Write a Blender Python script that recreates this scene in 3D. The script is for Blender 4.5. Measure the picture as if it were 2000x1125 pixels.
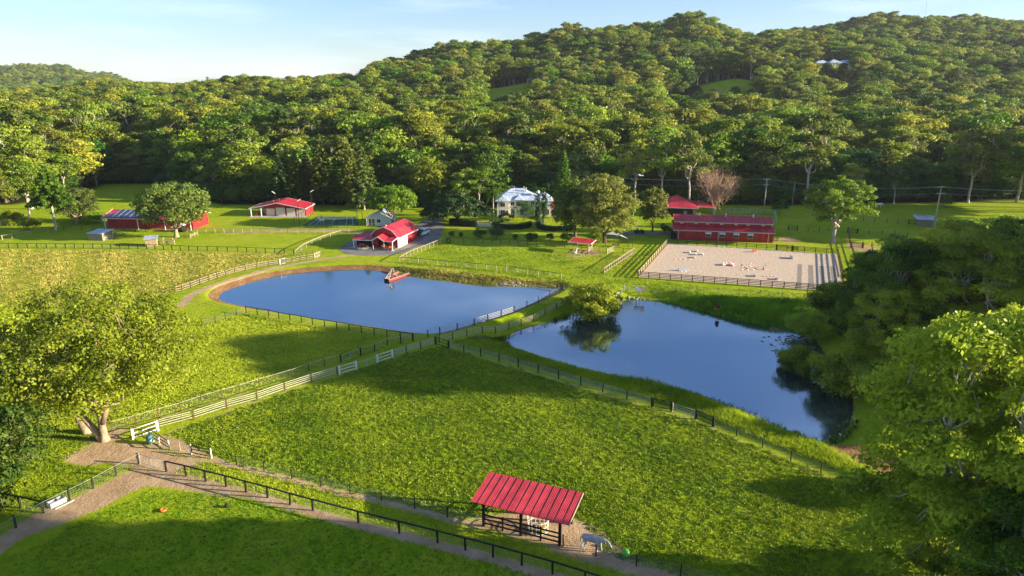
import bpy, bmesh, math, random
import numpy as np
from mathutils import Vector, Matrix
from math import radians, sin, cos, tan, pi

sc = bpy.context.scene; HAZE = 0.00005
for o in list(bpy.data.objects): bpy.data.objects.remove(o)
random.seed(7); RNG = np.random.default_rng(11)

# ------------------------------------------------------------------ camera, sky, sun, exposure
F = 1334.0; PITCH = radians(16.4); CAMH = 40.0
cd = bpy.data.cameras.new('camera'); cam = bpy.data.objects.new('camera', cd)
sc.collection.objects.link(cam); sc.camera = cam
cam.location = (0, 0, CAMH); cam.rotation_euler = (radians(90)-PITCH, 0, 0)
cd.sensor_width = 36; cd.lens = 36*F/2000; cd.clip_start = 0.5; cd.clip_end = 20000

SUN_EL = radians(14); SUN_AZ = radians(97)       # azimuth clockwise from +Y (the view direction)
sd_ = Vector((sin(SUN_AZ)*cos(SUN_EL), cos(SUN_AZ)*cos(SUN_EL), sin(SUN_EL)))
sl = bpy.data.lights.new('sun', 'SUN'); sl.energy = 5.0; sl.angle = radians(0.6); sl.color = (1.0, 0.86, 0.63)
so = bpy.data.objects.new('sun', sl); sc.collection.objects.link(so)
so.rotation_euler = sd_.to_track_quat('Z', 'Y').to_euler(); so.location = (300, 0, 200)

w = bpy.data.worlds.new("World"); sc.world = w; w.use_nodes = True
nt = w.node_tree; nt.nodes.clear()
out = nt.nodes.new('ShaderNodeOutputWorld'); bg = nt.nodes.new('ShaderNodeBackground')
sky = nt.nodes.new('ShaderNodeTexSky'); sky.sky_type = 'NISHITA'; sky.sun_disc = False
sky.sun_elevation = SUN_EL; sky.sun_rotation = SUN_AZ; sky.altitude = 100
sky.air_density = 1.0; sky.dust_density = 0.4; sky.ozone_density = 3.0
tc = nt.nodes.new('ShaderNodeTexCoord')
mp = nt.nodes.new('ShaderNodeMapping'); mp.inputs['Scale'].default_value = (1.2, 1.2, 9.0); mp.inputs['Rotation'].default_value = (0.06, -0.12, 0)
nz = nt.nodes.new('ShaderNodeTexNoise'); nz.inputs['Scale'].default_value = 2.4; nz.inputs['Detail'].default_value = 7; nz.inputs['Roughness'].default_value = .55
cr = nt.nodes.new('ShaderNodeValToRGB'); cr.color_ramp.elements[0].position = .5; cr.color_ramp.elements[1].position = .78
cr.color_ramp.elements[0].color = (0,0,0,1); cr.color_ramp.elements[1].color = (.5,.5,.5,1)
mx = nt.nodes.new('ShaderNodeMixRGB'); mx.inputs[2].default_value = (6.2, 6.6, 7.0, 1)
nt.links.new(tc.outputs['Generated'], mp.inputs[0]); nt.links.new(mp.outputs[0], nz.inputs[0]); nt.links.new(nz.outputs[0], cr.inputs[0])
nt.links.new(cr.outputs[0], mx.inputs[0]); nt.links.new(sky.outputs[0], mx.inputs[1]); tn = nt.nodes.new('ShaderNodeMixRGB'); tn.blend_type = 'MULTIPLY'; tn.inputs[0].default_value = 1; tn.inputs[2].default_value = (.95, .97, 1.12, 1); nt.links.new(mx.outputs[0], tn.inputs[1]); nt.links.new(tn.outputs[0], bg.inputs[0]); nt.links.new(bg.outputs[0], out.inputs[0])
bg.inputs[1].default_value = 0.067
sc.view_settings.view_transform = 'Standard'; sc.view_settings.look = 'None'; sc.view_settings.gamma = 1.0
sc.view_settings.exposure = 1.7
sc.cycles.max_bounces = 6; sc.cycles.diffuse_bounces = 2; sc.cycles.glossy_bounces = 2; sc.cycles.transmission_bounces = 3; sc.cycles.volume_bounces = 0; sc.cycles.transparent_max_bounces = 4
sc.cycles.use_denoising = True

# ------------------------------------------------------------------ projection: photo pixel (2000 wide) -> ground
cP, sP = cos(PITCH), sin(PITCH)
def ray(px, py):
    u = (px-1000)/F; v = (py-562.5)/F
    return u, cP - v*sP, -sP - v*cP
def G(px, py, z=0.0):
    dx, dy, dz = ray(px, py); t = (z-CAMH)/dz
    return Vector((dx*t, dy*t, z))
def AT(px, py, Y):
    dx, dy, dz = ray(px, py); t = Y/dy
    return Vector((dx*t, Y, CAMH+dz*t))
def GL(pts, z=0.0): return np.array([[*G(a, b, z)[:2]] for a, b in pts])

# ------------------------------------------------------------------ layout polygons (photo pixels)
W1, W2 = -0.9, -1.7
POND1 = GL([(427,580),(440,568),(482,554),(525,542),(575,534),(625,530),(675,527),(712,527),(750,530),(810,540),(860,546),(925,555),(975,557),(1025,559),(1060,560),(1092,562),
            (1089,566),(1050,587),(1005,607),(965,621),(925,632),(885,644),(858,651),(807,650),(756,642),(705,634),(650,627),(600,618),(540,609),(490,600),(450,592),(431,586)], W1)
POND2 = GL([(975,667),(1000,652),(1025,642),(1060,633),(1100,621),(1140,607),(1180,602),(1212,594),(1225,583),(1275,585),(1337,598),(1375,607),(1425,624),(1500,636),(1566,646),(1595,668),(1615,705),(1640,735),(1662,768),(1665,805),(1650,840),(1628,862),(1605,864),
            (1588,857),(1523,835),(1450,806),(1429,796),(1370,770),(1275,745),(1212,735),(1150,721),(1087,705),(1025,683),(1000,677)], W2)
def smooth_poly(P, n=2):
    for _ in range(n):
        Q = np.roll(P, -1, 0); P = np.stack([P*.75+Q*.25, P*.25+Q*.75], 1).reshape(-1, 2)
    return P
POND1 = smooth_poly(POND1); POND2 = smooth_poly(POND2)

def segdist(X, Y, P, closed=True):
    d = np.full(X.shape, 1e9)
    n = len(P)
    for i in range(n if closed else n-1):
        a = P[i]; b = P[(i+1) % n]; ab = b-a; L = ab@ab+1e-12
        t = np.clip(((X-a[0])*ab[0]+(Y-a[1])*ab[1])/L, 0, 1)
        d = np.minimum(d, (X-a[0]-t*ab[0])**2+(Y-a[1]-t*ab[1])**2)
    return np.sqrt(d)
def inside(X, Y, P):
    c = np.zeros(X.shape, bool); n = len(P); j = n-1
    for i in range(n):
        xi, yi = P[i]; xj, yj = P[j]
        if yi != yj:
            c ^= ((yi > Y) != (yj > Y)) & (X < (xj-xi)*(Y-yi)/(yj-yi)+xi)
        j = i
    return c
def sdf(X, Y, P):
    """signed distance, negative inside; only evaluated exactly near the polygon"""
    X = np.asarray(X, float); Y = np.asarray(Y, float); shp = X.shape
    X = X.ravel(); Y = Y.ravel(); lo = P.min(0)-25; hi = P.max(0)+25
    m = (X > lo[0]) & (X < hi[0]) & (Y > lo[1]) & (Y < hi[1]); d = np.full(X.shape, 99.0)
    if m.any():
        dd = segdist(X[m], Y[m], P); ins = inside(X[m], Y[m], P); d[m] = np.where(ins, -dd, dd)
    return d.reshape(shp)
def sst(a, b, x):
    t = np.clip((x-a)/(b-a), 0, 1); return t*t*(3-2*t)

# hills: ground height by picture column (at infinity) and distance
_D = np.array([0, 260, 330, 420, 520, 640, 800, 1000, 1300, 2200, 3600.])
_C = {-1200:[0,0,0,2,6,12,15,14,12,80,50], 0:[0,0,0,2,7,12,12,8,16,82,60], 110:[0,0,0,2,8,15,12,8,16,84,60], 200:[0,0,0,3,10,19,14,8,12,62,45], 300:[0,0,0,4,13,23,18,10,8,22,20],
      500:[0,0,0,5,17,24,20,10,6,8,10], 700:[0,0,0,5,18,26,24,12,6,8,10], 745:[0,0,0,5,18,32,50,36,12,8,10], 900:[0,0,0,5,16,36,64,56,30,20,10], 1000:[0,0,0,5,14,34,64,62,40,20,20], 1120:[0,0,0,5,15,36,78,80,60,20,20],
      1250:[0,0,0,5,18,38,88,92,70,30,20], 1350:[0,0,0,4,20,38,96,100,80,40,20], 1450:[0,0,0,4,20,42,70,90,80,40,20], 1600:[0,0,0,4,20,50,70,96,100,40,20], 1720:[0,0,0,4,18,46,76,112,100,50,20],
      1850:[0,0,0,4,18,42,76,112,110,60,20], 2000:[0,0,0,5,20,42,74,103,100,60,20], 2400:[0,0,0,5,20,40,70,95,100,60,20], 3600:[0,0,0,4,12,24,40,60,80,60,20]}
_cols = np.array(sorted(_C)); _tab = np.array([_C[c] for c in _cols], float)
def hills(X, Y):
    X = np.asarray(X, float); Y = np.asarray(Y, float)
    D = np.maximum(Y, 1.0); c = np.clip(1000+F*X/(0.96*D+5), -1200, 3600)
    i = np.clip(np.searchsorted(_cols, c)-1, 0, len(_cols)-2); t = (c-_cols[i])/(_cols[i+1]-_cols[i]); t = t*t*(3-2*t)
    j = np.clip(np.searchsorted(_D, D)-1, 0, len(_D)-2); s = np.clip((D-_D[j])/(_D[j+1]-_D[j]), 0, 1); s = s*s*(3-2*s)*.5+s*.5
    h = (_tab[i, j]*(1-t)+_tab[i+1, j]*t)*(1-s)+(_tab[i, j+1]*(1-t)+_tab[i+1, j+1]*t)*s
    n = np.sin(X*.021+1.3)*np.sin(Y*.017+.4)*.5+np.sin(X*.047+Y*.03)*.25+np.sin(X*.09-Y*.07)*.12
    for c0, D0, a0, r0 in ((985,605,11,50),(1425,560,15,55),(1618,668,9,50),(1040,645,5,30)):
        h = h+a0*np.exp(-(((X-(c0-1000)/F*(.96*D0+5))/r0)**2+((Y-D0)/r0)**2))
    return h + n*np.clip((D-380)/300, 0, 1)*7*np.clip(h/20, 0, 1)
def H(X, Y):
    X = np.asarray(X, float); Y = np.asarray(Y, float)
    h = hills(X, Y)
    h = h + np.where(Y < 300, (np.sin(X*.11+.5)*np.sin(Y*.09)*.10), 0)*0
    for P, wl, bw in ((POND1, W1, 3.2), (POND2, W2, 5.0)):
        d = sdf(X, Y, P)
        bank = wl*(1-sst(0, bw, d)); bank = np.where(d < 0, wl-np.minimum(1.2, -d*.5), bank)
        h = np.minimum(h, np.where(d < bw, bank, h))
    return h
def Hs(x, y): return float(H(np.array([x]), np.array([y]))[0])

# ------------------------------------------------------------------ mesh and object helpers
def link(o): sc.collection.objects.link(o)
def np_mesh(name, V, Fq, mats=(), smooth=False, mi=None, attrs=None, corner=None):
    """V (n,3), Fq list of (m,k) int arrays (k = 3 or 4)"""
    me = bpy.data.meshes.new(name); V = np.asarray(V, np.float32)
    if not isinstance(Fq, (list, tuple)): Fq = [Fq]
    Fq = [np.asarray(f, np.int32) for f in Fq if len(f)]
    nl = sum(f.size for f in Fq); nf = sum(len(f) for f in Fq)
    me.vertices.add(len(V)); me.vertices.foreach_set('co', V.ravel())
    me.loops.add(nl); me.loops.foreach_set('vertex_index', np.concatenate([f.ravel() for f in Fq]))
    me.polygons.add(nf); tot = np.concatenate([np.full(len(f), f.shape[1], np.int32) for f in Fq])
    me.polygons.foreach_set('loop_start', np.concatenate([[0], np.cumsum(tot)[:-1]]).astype(np.int32)); me.polygons.foreach_set('loop_total', tot)
    me.polygons.foreach_set('use_smooth', np.full(nf, smooth))
    for m in mats: me.materials.append(m)
    if mi is not None: me.polygons.foreach_set('material_index', np.asarray(mi, np.int32))
    for k, a in (attrs or {}).items():
        at = me.attributes.new(k, 'FLOAT', 'POINT'); at.data.foreach_set('value', np.asarray(a, np.float32))
    me.update(calc_edges=True); me.validate()
    return me
def thing(name, label, cat, loc=(0,0,0), rz=0.0, group=None):
    o = bpy.data.objects.new(name, None); link(o); o.empty_display_size = .3
    o.location = loc; o.rotation_euler = (0, 0, rz); o['label'] = label; o['category'] = cat
    if group: o['group'] = group
    return o
def tag(o, label, cat, group=None, kind=None):
    if label: o['label'] = label
    if cat: o['category'] = cat
    if group: o['group'] = group
    if kind: o['kind'] = kind
    return o
def structure(o, kind='structure'): o['kind'] = kind; return o
class MB:
    def __init__(s): s.v = []; s.f = []; s.m = []; s.mi = 0
    def add(s, vs, fs):
        n = len(s.v); s.v += [tuple(p) for p in vs]; s.f += [tuple(i+n for i in f) for f in fs]; s.m += [s.mi]*len(fs); return s
    def box(s, c, d, rz=0.0, M=None):
        hx, hy, hz = d[0]/2, d[1]/2, d[2]/2; c = Vector(c)
        R = M if M is not None else Matrix.Rotation(rz, 3, 'Z')
        vs = [c+R@Vector((x*hx, y*hy, z*hz)) for z in (-1,1) for y in (-1,1) for x in (-1,1)]
        return s.add(vs, [(0,2,3,1),(4,5,7,6),(0,1,5,4),(1,3,7,5),(3,2,6,7),(2,0,4,6)])
    def b2(s, lo, hi): return s.box([(a+b)/2 for a, b in zip(lo, hi)], [abs(b-a) for a, b in zip(lo, hi)])
    def beam(s, a, b, w, h=None):
        a = Vector(a); b = Vector(b); d = b-a; L = d.length
        if L < 1e-6: return s
        x = d.normalized(); up = Vector((0,0,1)) if abs(x.z) < .95 else Vector((0,1,0))
        y = up.cross(x).normalized(); z = x.cross(y)
        return s.box((a+b)/2, (L, w, h or w), M=Matrix((x, y, z)).transposed())
    def tube(s, pts, rad, n=8, cap=True):
        pts = [Vector(p) for p in pts]; k = len(pts); rad = rad if hasattr(rad, '__len__') else [rad]*k
        vs = []
        for i, p in enumerate(pts):
            t = (pts[min(i+1, k-1)]-pts[max(i-1, 0)]).normalized()
            up = Vector((0,0,1)) if abs(t.z) < .9 else Vector((1,0,0))
            a = up.cross(t).normalized(); b = t.cross(a)
            vs += [p+(a*cos(2*pi*j/n)+b*sin(2*pi*j/n))*rad[i] for j in range(n)]
        fs = [(i*n+j, i*n+(j+1) % n, (i+1)*n+(j+1) % n, (i+1)*n+j) for i in range(k-1) for j in range(n)]
        if cap: fs += [tuple(range(n-1, -1, -1)), tuple(range((k-1)*n, k*n))]
        return s.add(vs, fs)
    def plate(s, c4, th):
        """thick plate under four (or more) corner points"""
        P = [Vector(p) for p in c4]; n = (P[1]-P[0]).cross(P[2]-P[0]).normalized()
        if n.z < 0: n = -n; P = P[::-1]
        k = len(P); vs = P+[p-n*th for p in P]
        return s.add(vs, [tuple(range(k)), tuple(range(2*k-1, k-1, -1))]+[(i, i+k, (i+1) % k+k, (i+1) % k) for i in range(k)])
    def prism(s, poly, a, b, axis='y'):
        """2D profile extruded: axis y -> profile (x,z) from y=a to b; x -> profile (y,z); z -> profile (x,y)"""
        f = {'y': lambda p, t: (p[0], t, p[1]), 'x': lambda p, t: (t, p[0], p[1]), 'z': lambda p, t: (p[0], p[1], t)}[axis]
        k = len(poly); vs = [f(p, a) for p in poly]+[f(p, b) for p in poly]
        return s.add(vs, [tuple(range(k-1, -1, -1)), tuple(range(k, 2*k))]+[(i, (i+1) % k, (i+1) % k+k, i+k) for i in range(k)])
    def sphere(s, c, r, n=10, m=6, sz=1.0):
        c = Vector(c); vs = [c+Vector((0,0,-r*sz))]
        for i in range(1, m):
            p = -pi/2+pi*i/m
            vs += [c+Vector((r*cos(p)*cos(2*pi*j/n), r*cos(p)*sin(2*pi*j/n), r*sz*sin(p))) for j in range(n)]
        vs.append(c+Vector((0,0,r*sz))); L = len(vs)-1
        fs = [(0, 1+(j+1) % n, 1+j) for j in range(n)]+[(1+i*n+j, 1+i*n+(j+1) % n, 1+(i+1)*n+(j+1) % n, 1+(i+1)*n+j) for i in range(m-2) for j in range(n)]
        fs += [(L, L-n+j, L-n+(j+1) % n) for j in range(n)]
        return s.add(vs, fs)
    def build(s, name, mats, parent=None, smooth=False, bevel=0):
        me = bpy.data.meshes.new(name); me.from_pydata(s.v, [], s.f)
        for m in (mats if isinstance(mats, (list, tuple)) else [mats]): me.materials.append(m)
        me.polygons.foreach_set('material_index', s.m); me.update()
        bm = bmesh.new(); bm.from_mesh(me); bmesh.ops.recalc_face_normals(bm, faces=bm.faces)
        if bevel: bmesh.ops.bevel(bm, geom=bm.edges[:], offset=bevel, segments=2, affect='EDGES')
        bm.to_mesh(me); bm.free()
        if smooth: me.polygons.foreach_set('use_smooth', [True]*len(me.polygons))
        o = bpy.data.objects.new(name, me); link(o)
        if parent: o.parent = parent
        return o
def obj(name, me, parent=None, loc=None):
    o = bpy.data.objects.new(name, me); link(o)
    if parent: o.parent = parent
    if loc is not None: o.location = loc
    return o
def copy_tree(o, parent=None):
    c = o.copy(); link(c); c.parent = parent
    for ch in list(o.children): copy_tree(ch, c)
    return c

# ------------------------------------------------------------------ materials
def newmat(name):
    m = bpy.data.materials.new(name); m.use_nodes = True; n = m.node_tree.nodes; n.clear()
    o = n.new('ShaderNodeOutputMaterial'); p = n.new('ShaderNodeBsdfPrincipled'); m.node_tree.links.new(p.outputs[0], o.inputs[0])
    return m, m.node_tree, p, o
def col(c): return (c[0], c[1], c[2], 1)
def pm(name, c, rough=.75, var=.2, scale=2.0, bump=0.0, bscale=None, metal=0.0, spec=.3, c2=None, detail=5, stretch=None, island=False):
    m, t, p, o = newmat(name); N = t.nodes.new; L = t.links.new
    tc = N('ShaderNodeTexCoord'); mpn = N('ShaderNodeMapping'); L(tc.outputs['Object'], mpn.inputs[0])
    if stretch: mpn.inputs['Scale'].default_value = stretch
    nz = N('ShaderNodeTexNoise'); nz.inputs['Scale'].default_value = scale; nz.inputs['Detail'].default_value = detail; nz.inputs['Roughness'].default_value = .65
    L(mpn.outputs[0], nz.inputs[0])
    cr = N('ShaderNodeValToRGB'); c2 = c2 or tuple(min(1, x*(1+var)) for x in c)
    cr.color_ramp.elements[0].color = col(tuple(x*(1-var) for x in c)); cr.color_ramp.elements[1].color = col(c2)
    cr.color_ramp.elements[0].position = .3; cr.color_ramp.elements[1].position = .7
    L(nz.outputs[0], cr.inputs[0]); L(cr.outputs[0], p.inputs['Base Color'])
    p.inputs['Roughness'].default_value = rough; p.inputs['Metallic'].default_value = metal; p.inputs['Specular IOR Level'].default_value = spec
    if bump:
        b = N('ShaderNodeBump'); b.inputs['Strength'].default_value = bump; b.inputs['Distance'].default_value = .1
        nb = N('ShaderNodeTexNoise'); nb.inputs['Scale'].default_value = bscale or scale*4; nb.inputs['Detail'].default_value = 4; L(mpn.outputs[0], nb.inputs[0])
        L(nb.outputs[0], b.inputs['Height']); L(b.outputs[0], p.inputs['Normal'])
    return m
def roofmat(name, c, axis='X', period=.19, rough=.45, seam=None):
    """ribbed metal sheet; the ribs run across the given local axis, with uneven fading"""
    m, t, p, o = newmat(name); N = t.nodes.new; L = t.links.new
    tc = N('ShaderNodeTexCoord'); sep = N('ShaderNodeSeparateXYZ'); L(tc.outputs['Object'], sep.inputs[0])
    mu = N('ShaderNodeMath'); mu.operation = 'MULTIPLY'; mu.inputs[1].default_value = 2*pi/period; L(sep.outputs[axis], mu.inputs[0])
    si = N('ShaderNodeMath'); si.operation = 'SINE'; L(mu.outputs[0], si.inputs[0])
    b = N('ShaderNodeBump'); b.inputs['Strength'].default_value = .6; b.inputs['Distance'].default_value = period*.15; L(si.outputs[0], b.inputs['Height']); L(b.outputs[0], p.inputs['Normal'])
    sn = N('ShaderNodeMath'); sn.operation = 'SNAP'; sn.inputs[1].default_value = .76; L(sep.outputs[axis], sn.inputs[0])
    wn = N('ShaderNodeTexWhiteNoise'); wn.noise_dimensions = '1D'; L(sn.outputs[0], wn.inputs['W'])
    nz = N('ShaderNodeTexNoise'); nz.inputs['Scale'].default_value = 1.1; nz.inputs['Detail'].default_value = 6; L(tc.outputs['Object'], nz.inputs[0])
    ad = N('ShaderNodeMath'); ad.operation = 'MULTIPLY_ADD'; ad.inputs[1].default_value = .35; L(wn.outputs[0], ad.inputs[0]); L(nz.outputs[0], ad.inputs[2])
    cr = N('ShaderNodeValToRGB'); cr.color_ramp.elements[0].position = .35; cr.color_ramp.elements[1].position = .95
    cr.color_ramp.elements[0].color = col(tuple(x*.72 for x in c)); cr.color_ramp.elements[1].color = col(tuple(min(1, x*1.25+.01) for x in c))
    L(ad.outputs[0], cr.inputs[0]); L(cr.outputs[0], p.inputs['Base Color'])
    p.inputs['Roughness'].default_value = rough; p.inputs['Specular IOR Level'].default_value = .4
    return m
def leafmat(name, dark, light, trans=.35, hue=.08):
    m, t, p, o = newmat(name); N = t.nodes.new; L = t.links.new
    at = N('ShaderNodeAttribute'); at.attribute_name = 'tint'
    oi = N('ShaderNodeObjectInfo')
    ad = N('ShaderNodeMath'); ad.operation = 'MULTIPLY_ADD'; ad.inputs[1].default_value = .62; ad.inputs[2].default_value = -.31; L(oi.outputs['Random'], ad.inputs[0])
    a2 = N('ShaderNodeMath'); a2.operation = 'ADD'; L(at.outputs['Fac'], a2.inputs[0]); L(ad.outputs[0], a2.inputs[1])
    cr = N('ShaderNodeValToRGB'); cr.color_ramp.elements[0].color = col(dark); cr.color_ramp.elements[1].color = col(light)
    L(a2.outputs[0], cr.inputs[0])
    hs = N('ShaderNodeHueSaturation'); L(cr.outputs[0], hs.inputs['Color'])
    wn = N('ShaderNodeTexWhiteNoise'); wn.noise_dimensions = '1D'; L(oi.outputs['Random'], wn.inputs['W'])
    mr = N('ShaderNodeMapRange'); mr.inputs['To Min'].default_value = .5-hue*.2; mr.inputs['To Max'].default_value = .5+hue*.6; L(wn.outputs['Value'], mr.inputs['Value']); L(mr.outputs[0], hs.inputs['Hue'])
    L(hs.outputs[0], p.inputs['Base Color']); p.inputs['Roughness'].default_value = .5; p.inputs['Specular IOR Level'].default_value = .25
    tr = N('ShaderNodeBsdfTranslucent'); L(hs.outputs[0], tr.inputs[0])
    mxs = N('ShaderNodeMixShader'); mxs.inputs[0].default_value = trans; L(p.outputs[0], mxs.inputs[1]); L(tr.outputs[0], mxs.inputs[2]); L(mxs.outputs[0], o.inputs[0])
    return m
def grassmat(name, dark, light):
    m = leafmat(name, dark, light, .3, 0.0); return m

M = {}
M['black'] = pm('black painted timber', (.012,.011,.010), .6, .3, 3)
M['brown_rail'] = pm('stained brown timber', (.085,.045,.025), .7, .35, 2, c2=(.16,.09,.05))
M['pale_wood'] = pm('weathered pale timber', (.36,.27,.18), .85, .3, 2, c2=(.5,.4,.28), stretch=(1,1,4))
M['grey_wood'] = pm('grey weathered timber', (.22,.20,.17), .85, .35, 2)
M['cream'] = pm('cream painted rail', (.50,.46,.36), .6, .2, 2)
M['white'] = pm('white paint', (.66,.65,.62), .5, .08, 1.5)
M['white_metal'] = pm('white painted metal', (.75,.75,.73), .35, .1, 2)
M['offwhite'] = pm('off white render', (.62,.6,.55), .7, .1, 1.2)
M['door_cream'] = pm('cream roller door', (.72,.64,.48), .5, .06, 1)
M['galv'] = pm('galvanised metal', (.45,.48,.52), .4, .2, 2, metal=.3)
M['wire'] = pm('grey wire', (.30,.32,.26), .6, .1, 3)
M['red_wall'] = roofmat('red ribbed wall sheet', (.38,.009,.015), 'X', .2, .5)
M['red_wall_y'] = roofmat('red ribbed wall sheet side', (.34,.014,.022), 'Y', .2, .5)
M['red_roof'] = roofmat('red roof sheet', (.42,.022,.038), 'X', .23, .42)
M['red_roof_y'] = roofmat('red roof sheet cross', (.42,.022,.038), 'Y', .23, .42)
M['blue_roof'] = roofmat('pale blue grey roof sheet', (.42,.50,.62), 'X', .2, .35)
M['tin_roof'] = roofmat('old tin roof sheet', (.36,.40,.46), 'X', .15, .4)
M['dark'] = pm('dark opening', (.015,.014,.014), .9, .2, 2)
M['glass'] = pm('dark window glass', (.02,.025,.03), .12, .1, 1, spec=.6)
M['solar'] = pm('solar panel glass', (.035,.05,.12), .15, .2, 3, spec=.7)
M['concrete'] = pm('concrete slab', (.42,.40,.37), .85, .15, .8)
M['plank'] = pm('rough vertical planks', (.20,.18,.15), .9, .5, 1.5, c2=(.4,.34,.26), stretch=(6,6,.4), bump=.5)
M['plank_warm'] = pm('warm vertical planks', (.30,.20,.11), .9, .5, 1.5, c2=(.5,.36,.22), stretch=(6,6,.4), bump=.5)
M['bark_pale'] = pm('pale gum bark', (.40,.33,.25), .8, .4, 1.4, c2=(.60,.53,.43), stretch=(1,1,.35), bump=.2)
M['bark_brown'] = pm('brown bark', (.13,.09,.06), .9, .4, 3, bump=.5, stretch=(1,1,.3))
M['bark_warm'] = pm('warm tan bark', (.26,.18,.11), .85, .5, 1.6, c2=(.46,.34,.22), bump=.4, stretch=(1,1,.4))
M['twig'] = pm('bare brown twigs', (.42,.28,.19), .9, .3, 2)
M['leaf_gum'] = leafmat('gum leaves', (.035,.07,.007), (.44,.46,.04), .40)
M['leaf_gum_near'] = leafmat('glossy gum leaves', (.03,.085,.007), (.54,.58,.04), .5)
M['leaf_broad'] = leafmat('broad bright leaves', (.04,.085,.005), (.29,.36,.018), .42)
M['leaf_dark'] = leafmat('dark rainforest leaves', (.016,.06,.008), (.16,.25,.018), .32)
M['leaf_lime'] = leafmat('lime leaves', (.09,.15,.006), (.48,.50,.03), .45)
M['leaf_olive'] = leafmat('olive leaves', (.05,.08,.010), (.31,.33,.05), .35)
M['leaf_pine'] = leafmat('pine needles', (.014,.04,.008), (.16,.20,.012), .25)
M['hedge'] = leafmat('clipped hedge leaves', (.02,.05,.01), (.07,.14,.02), .25)
M['reed'] = leafmat('reeds', (.06,.14,.004), (.42,.50,.014), .4)
M['grass_blade'] = grassmat('paddock grass blades', (.08,.17,.004), (.52,.58,.03))
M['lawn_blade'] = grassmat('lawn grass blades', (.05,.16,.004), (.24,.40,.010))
M['dry_blade'] = grassmat('dry grass blades', (.14,.17,.010), (.62,.52,.12))
M['rock'] = pm('grey rock', (.27,.24,.20), .9, .35, 2, bump=.5)
M['tyre'] = pm('tyre rubber', (.02,.02,.02), .8, .2, 4)
M['car_paint'] = pm('white car paint', (.8,.8,.8), .2, .03, 1, spec=.6)
M['tractor_red'] = pm('red machine paint', (.55,.03,.02), .35, .15, 2, spec=.5)
M['green_ball'] = pm('green rubber', (.08,.38,.03), .35, .1, 2, spec=.5)
M['orange'] = pm('orange plastic', (.8,.16,.03), .4, .1, 2)
M['yellow'] = pm('yellow plastic', (.85,.6,.05), .4, .1, 2)
M['blue_plastic'] = pm('blue plastic', (.04,.14,.35), .4, .2, 2)
M['horse_rug'] = pm('pale grey horse rug', (.26,.27,.29), .8, .35, 2, c2=(.50,.49,.47), bump=.3)
M['horse_coat'] = pm('pale grey coat', (.50,.47,.43), .7, .2, 5)
M['white_fur'] = pm('white fur', (.75,.72,.66), .9, .1, 6)
M['rust'] = pm('rusty raft timber', (.20,.035,.03), .8, .3, 3)
M['terracotta'] = pm('reddish earth', (.22,.07,.04), .9, .3, 3, bump=.5)
M['sail'] = pm('pale shade cloth', (.5,.52,.55), .8, .1, 2)
M['aqua'] = pm('teal painted metal', (.05,.16,.17), .5, .3, 5)
# ------------------------------------------------------------------ ground sheet
def axis(a, b, dense, mids, far):
    """sorted coordinates: 'dense' = (lo,hi,step), mids list of the same, then growing steps out to a..b"""
    xs = [np.arange(dense[0], dense[1]+1e-6, dense[2])]
    for lo, hi, st in mids: xs.append(np.arange(lo, hi+1e-6, st))
    xs = np.unique(np.round(np.concatenate(xs), 3)); lo, hi = xs[0], xs[-1]; l = []; h = []; s = far
    v = lo
    while v > a: v -= s; s *= 1.06; l.append(v)
    s = far; v = hi
    while v < b: v += s; s *= 1.045; h.append(v)
    return np.concatenate([l[::-1], xs, h])
gx = axis(-3200, 3200, (-72, 72, .5), [(-165, -72, 1.0), (72, 165, 1.0)], 2.5)
gy = axis(-60, 3900, (42, 126, .5), [(126, 290, .9)], 2.5)
X, Y = np.meshgrid(gx, gy); X = X.ravel(); Y = Y.ravel(); Z = H(X, Y)
def band(P, wd, closed=False, soft=.5):
    lo = P.min(0)-wd-3; hi = P.max(0)+wd+3; m = (X > lo[0]) & (X < hi[0]) & (Y > lo[1]) & (Y < hi[1]); r = np.zeros(len(X))
    if m.any(): r[m] = np.clip(.5+(wd-segdist(X[m], Y[m], P, closed))/soft*.5, 0, 1)
    return r
def area(P, soft=1.0, amt=1.0): return np.clip(.5-sdf(X, Y, P)/soft*.5, 0, 1)*amt
dirt = np.zeros(len(X)); dry = np.zeros(len(X)); bank = np.zeros(len(X)); mow = np.zeros(len(X)); lush = np.zeros(len(X))
d1 = sdf(X, Y, POND1); d2 = sdf(X, Y, POND2)
farside = Y > np.interp(X, [-60, -48, -14, 12, 30], [118, 122, 112, 130, 150])
bank = np.maximum(bank, np.where(farside, np.clip(1-np.abs(d1-.9)/1.7, 0, 1)*1.6, np.clip(1-np.abs(d1-.5)/1.0, 0, 1)*.9))
bank = np.clip(np.where(d1 < 0, 1, bank), 0, 1)
bank = np.maximum(bank, np.where(d2 < .3, .9, 0))
bank = np.maximum(bank, area(GL([(1580,858),(1640,850),(1690,870),(1760,900),(1800,960),(1720,935),(1640,890)]), 1.0, .9))
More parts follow.
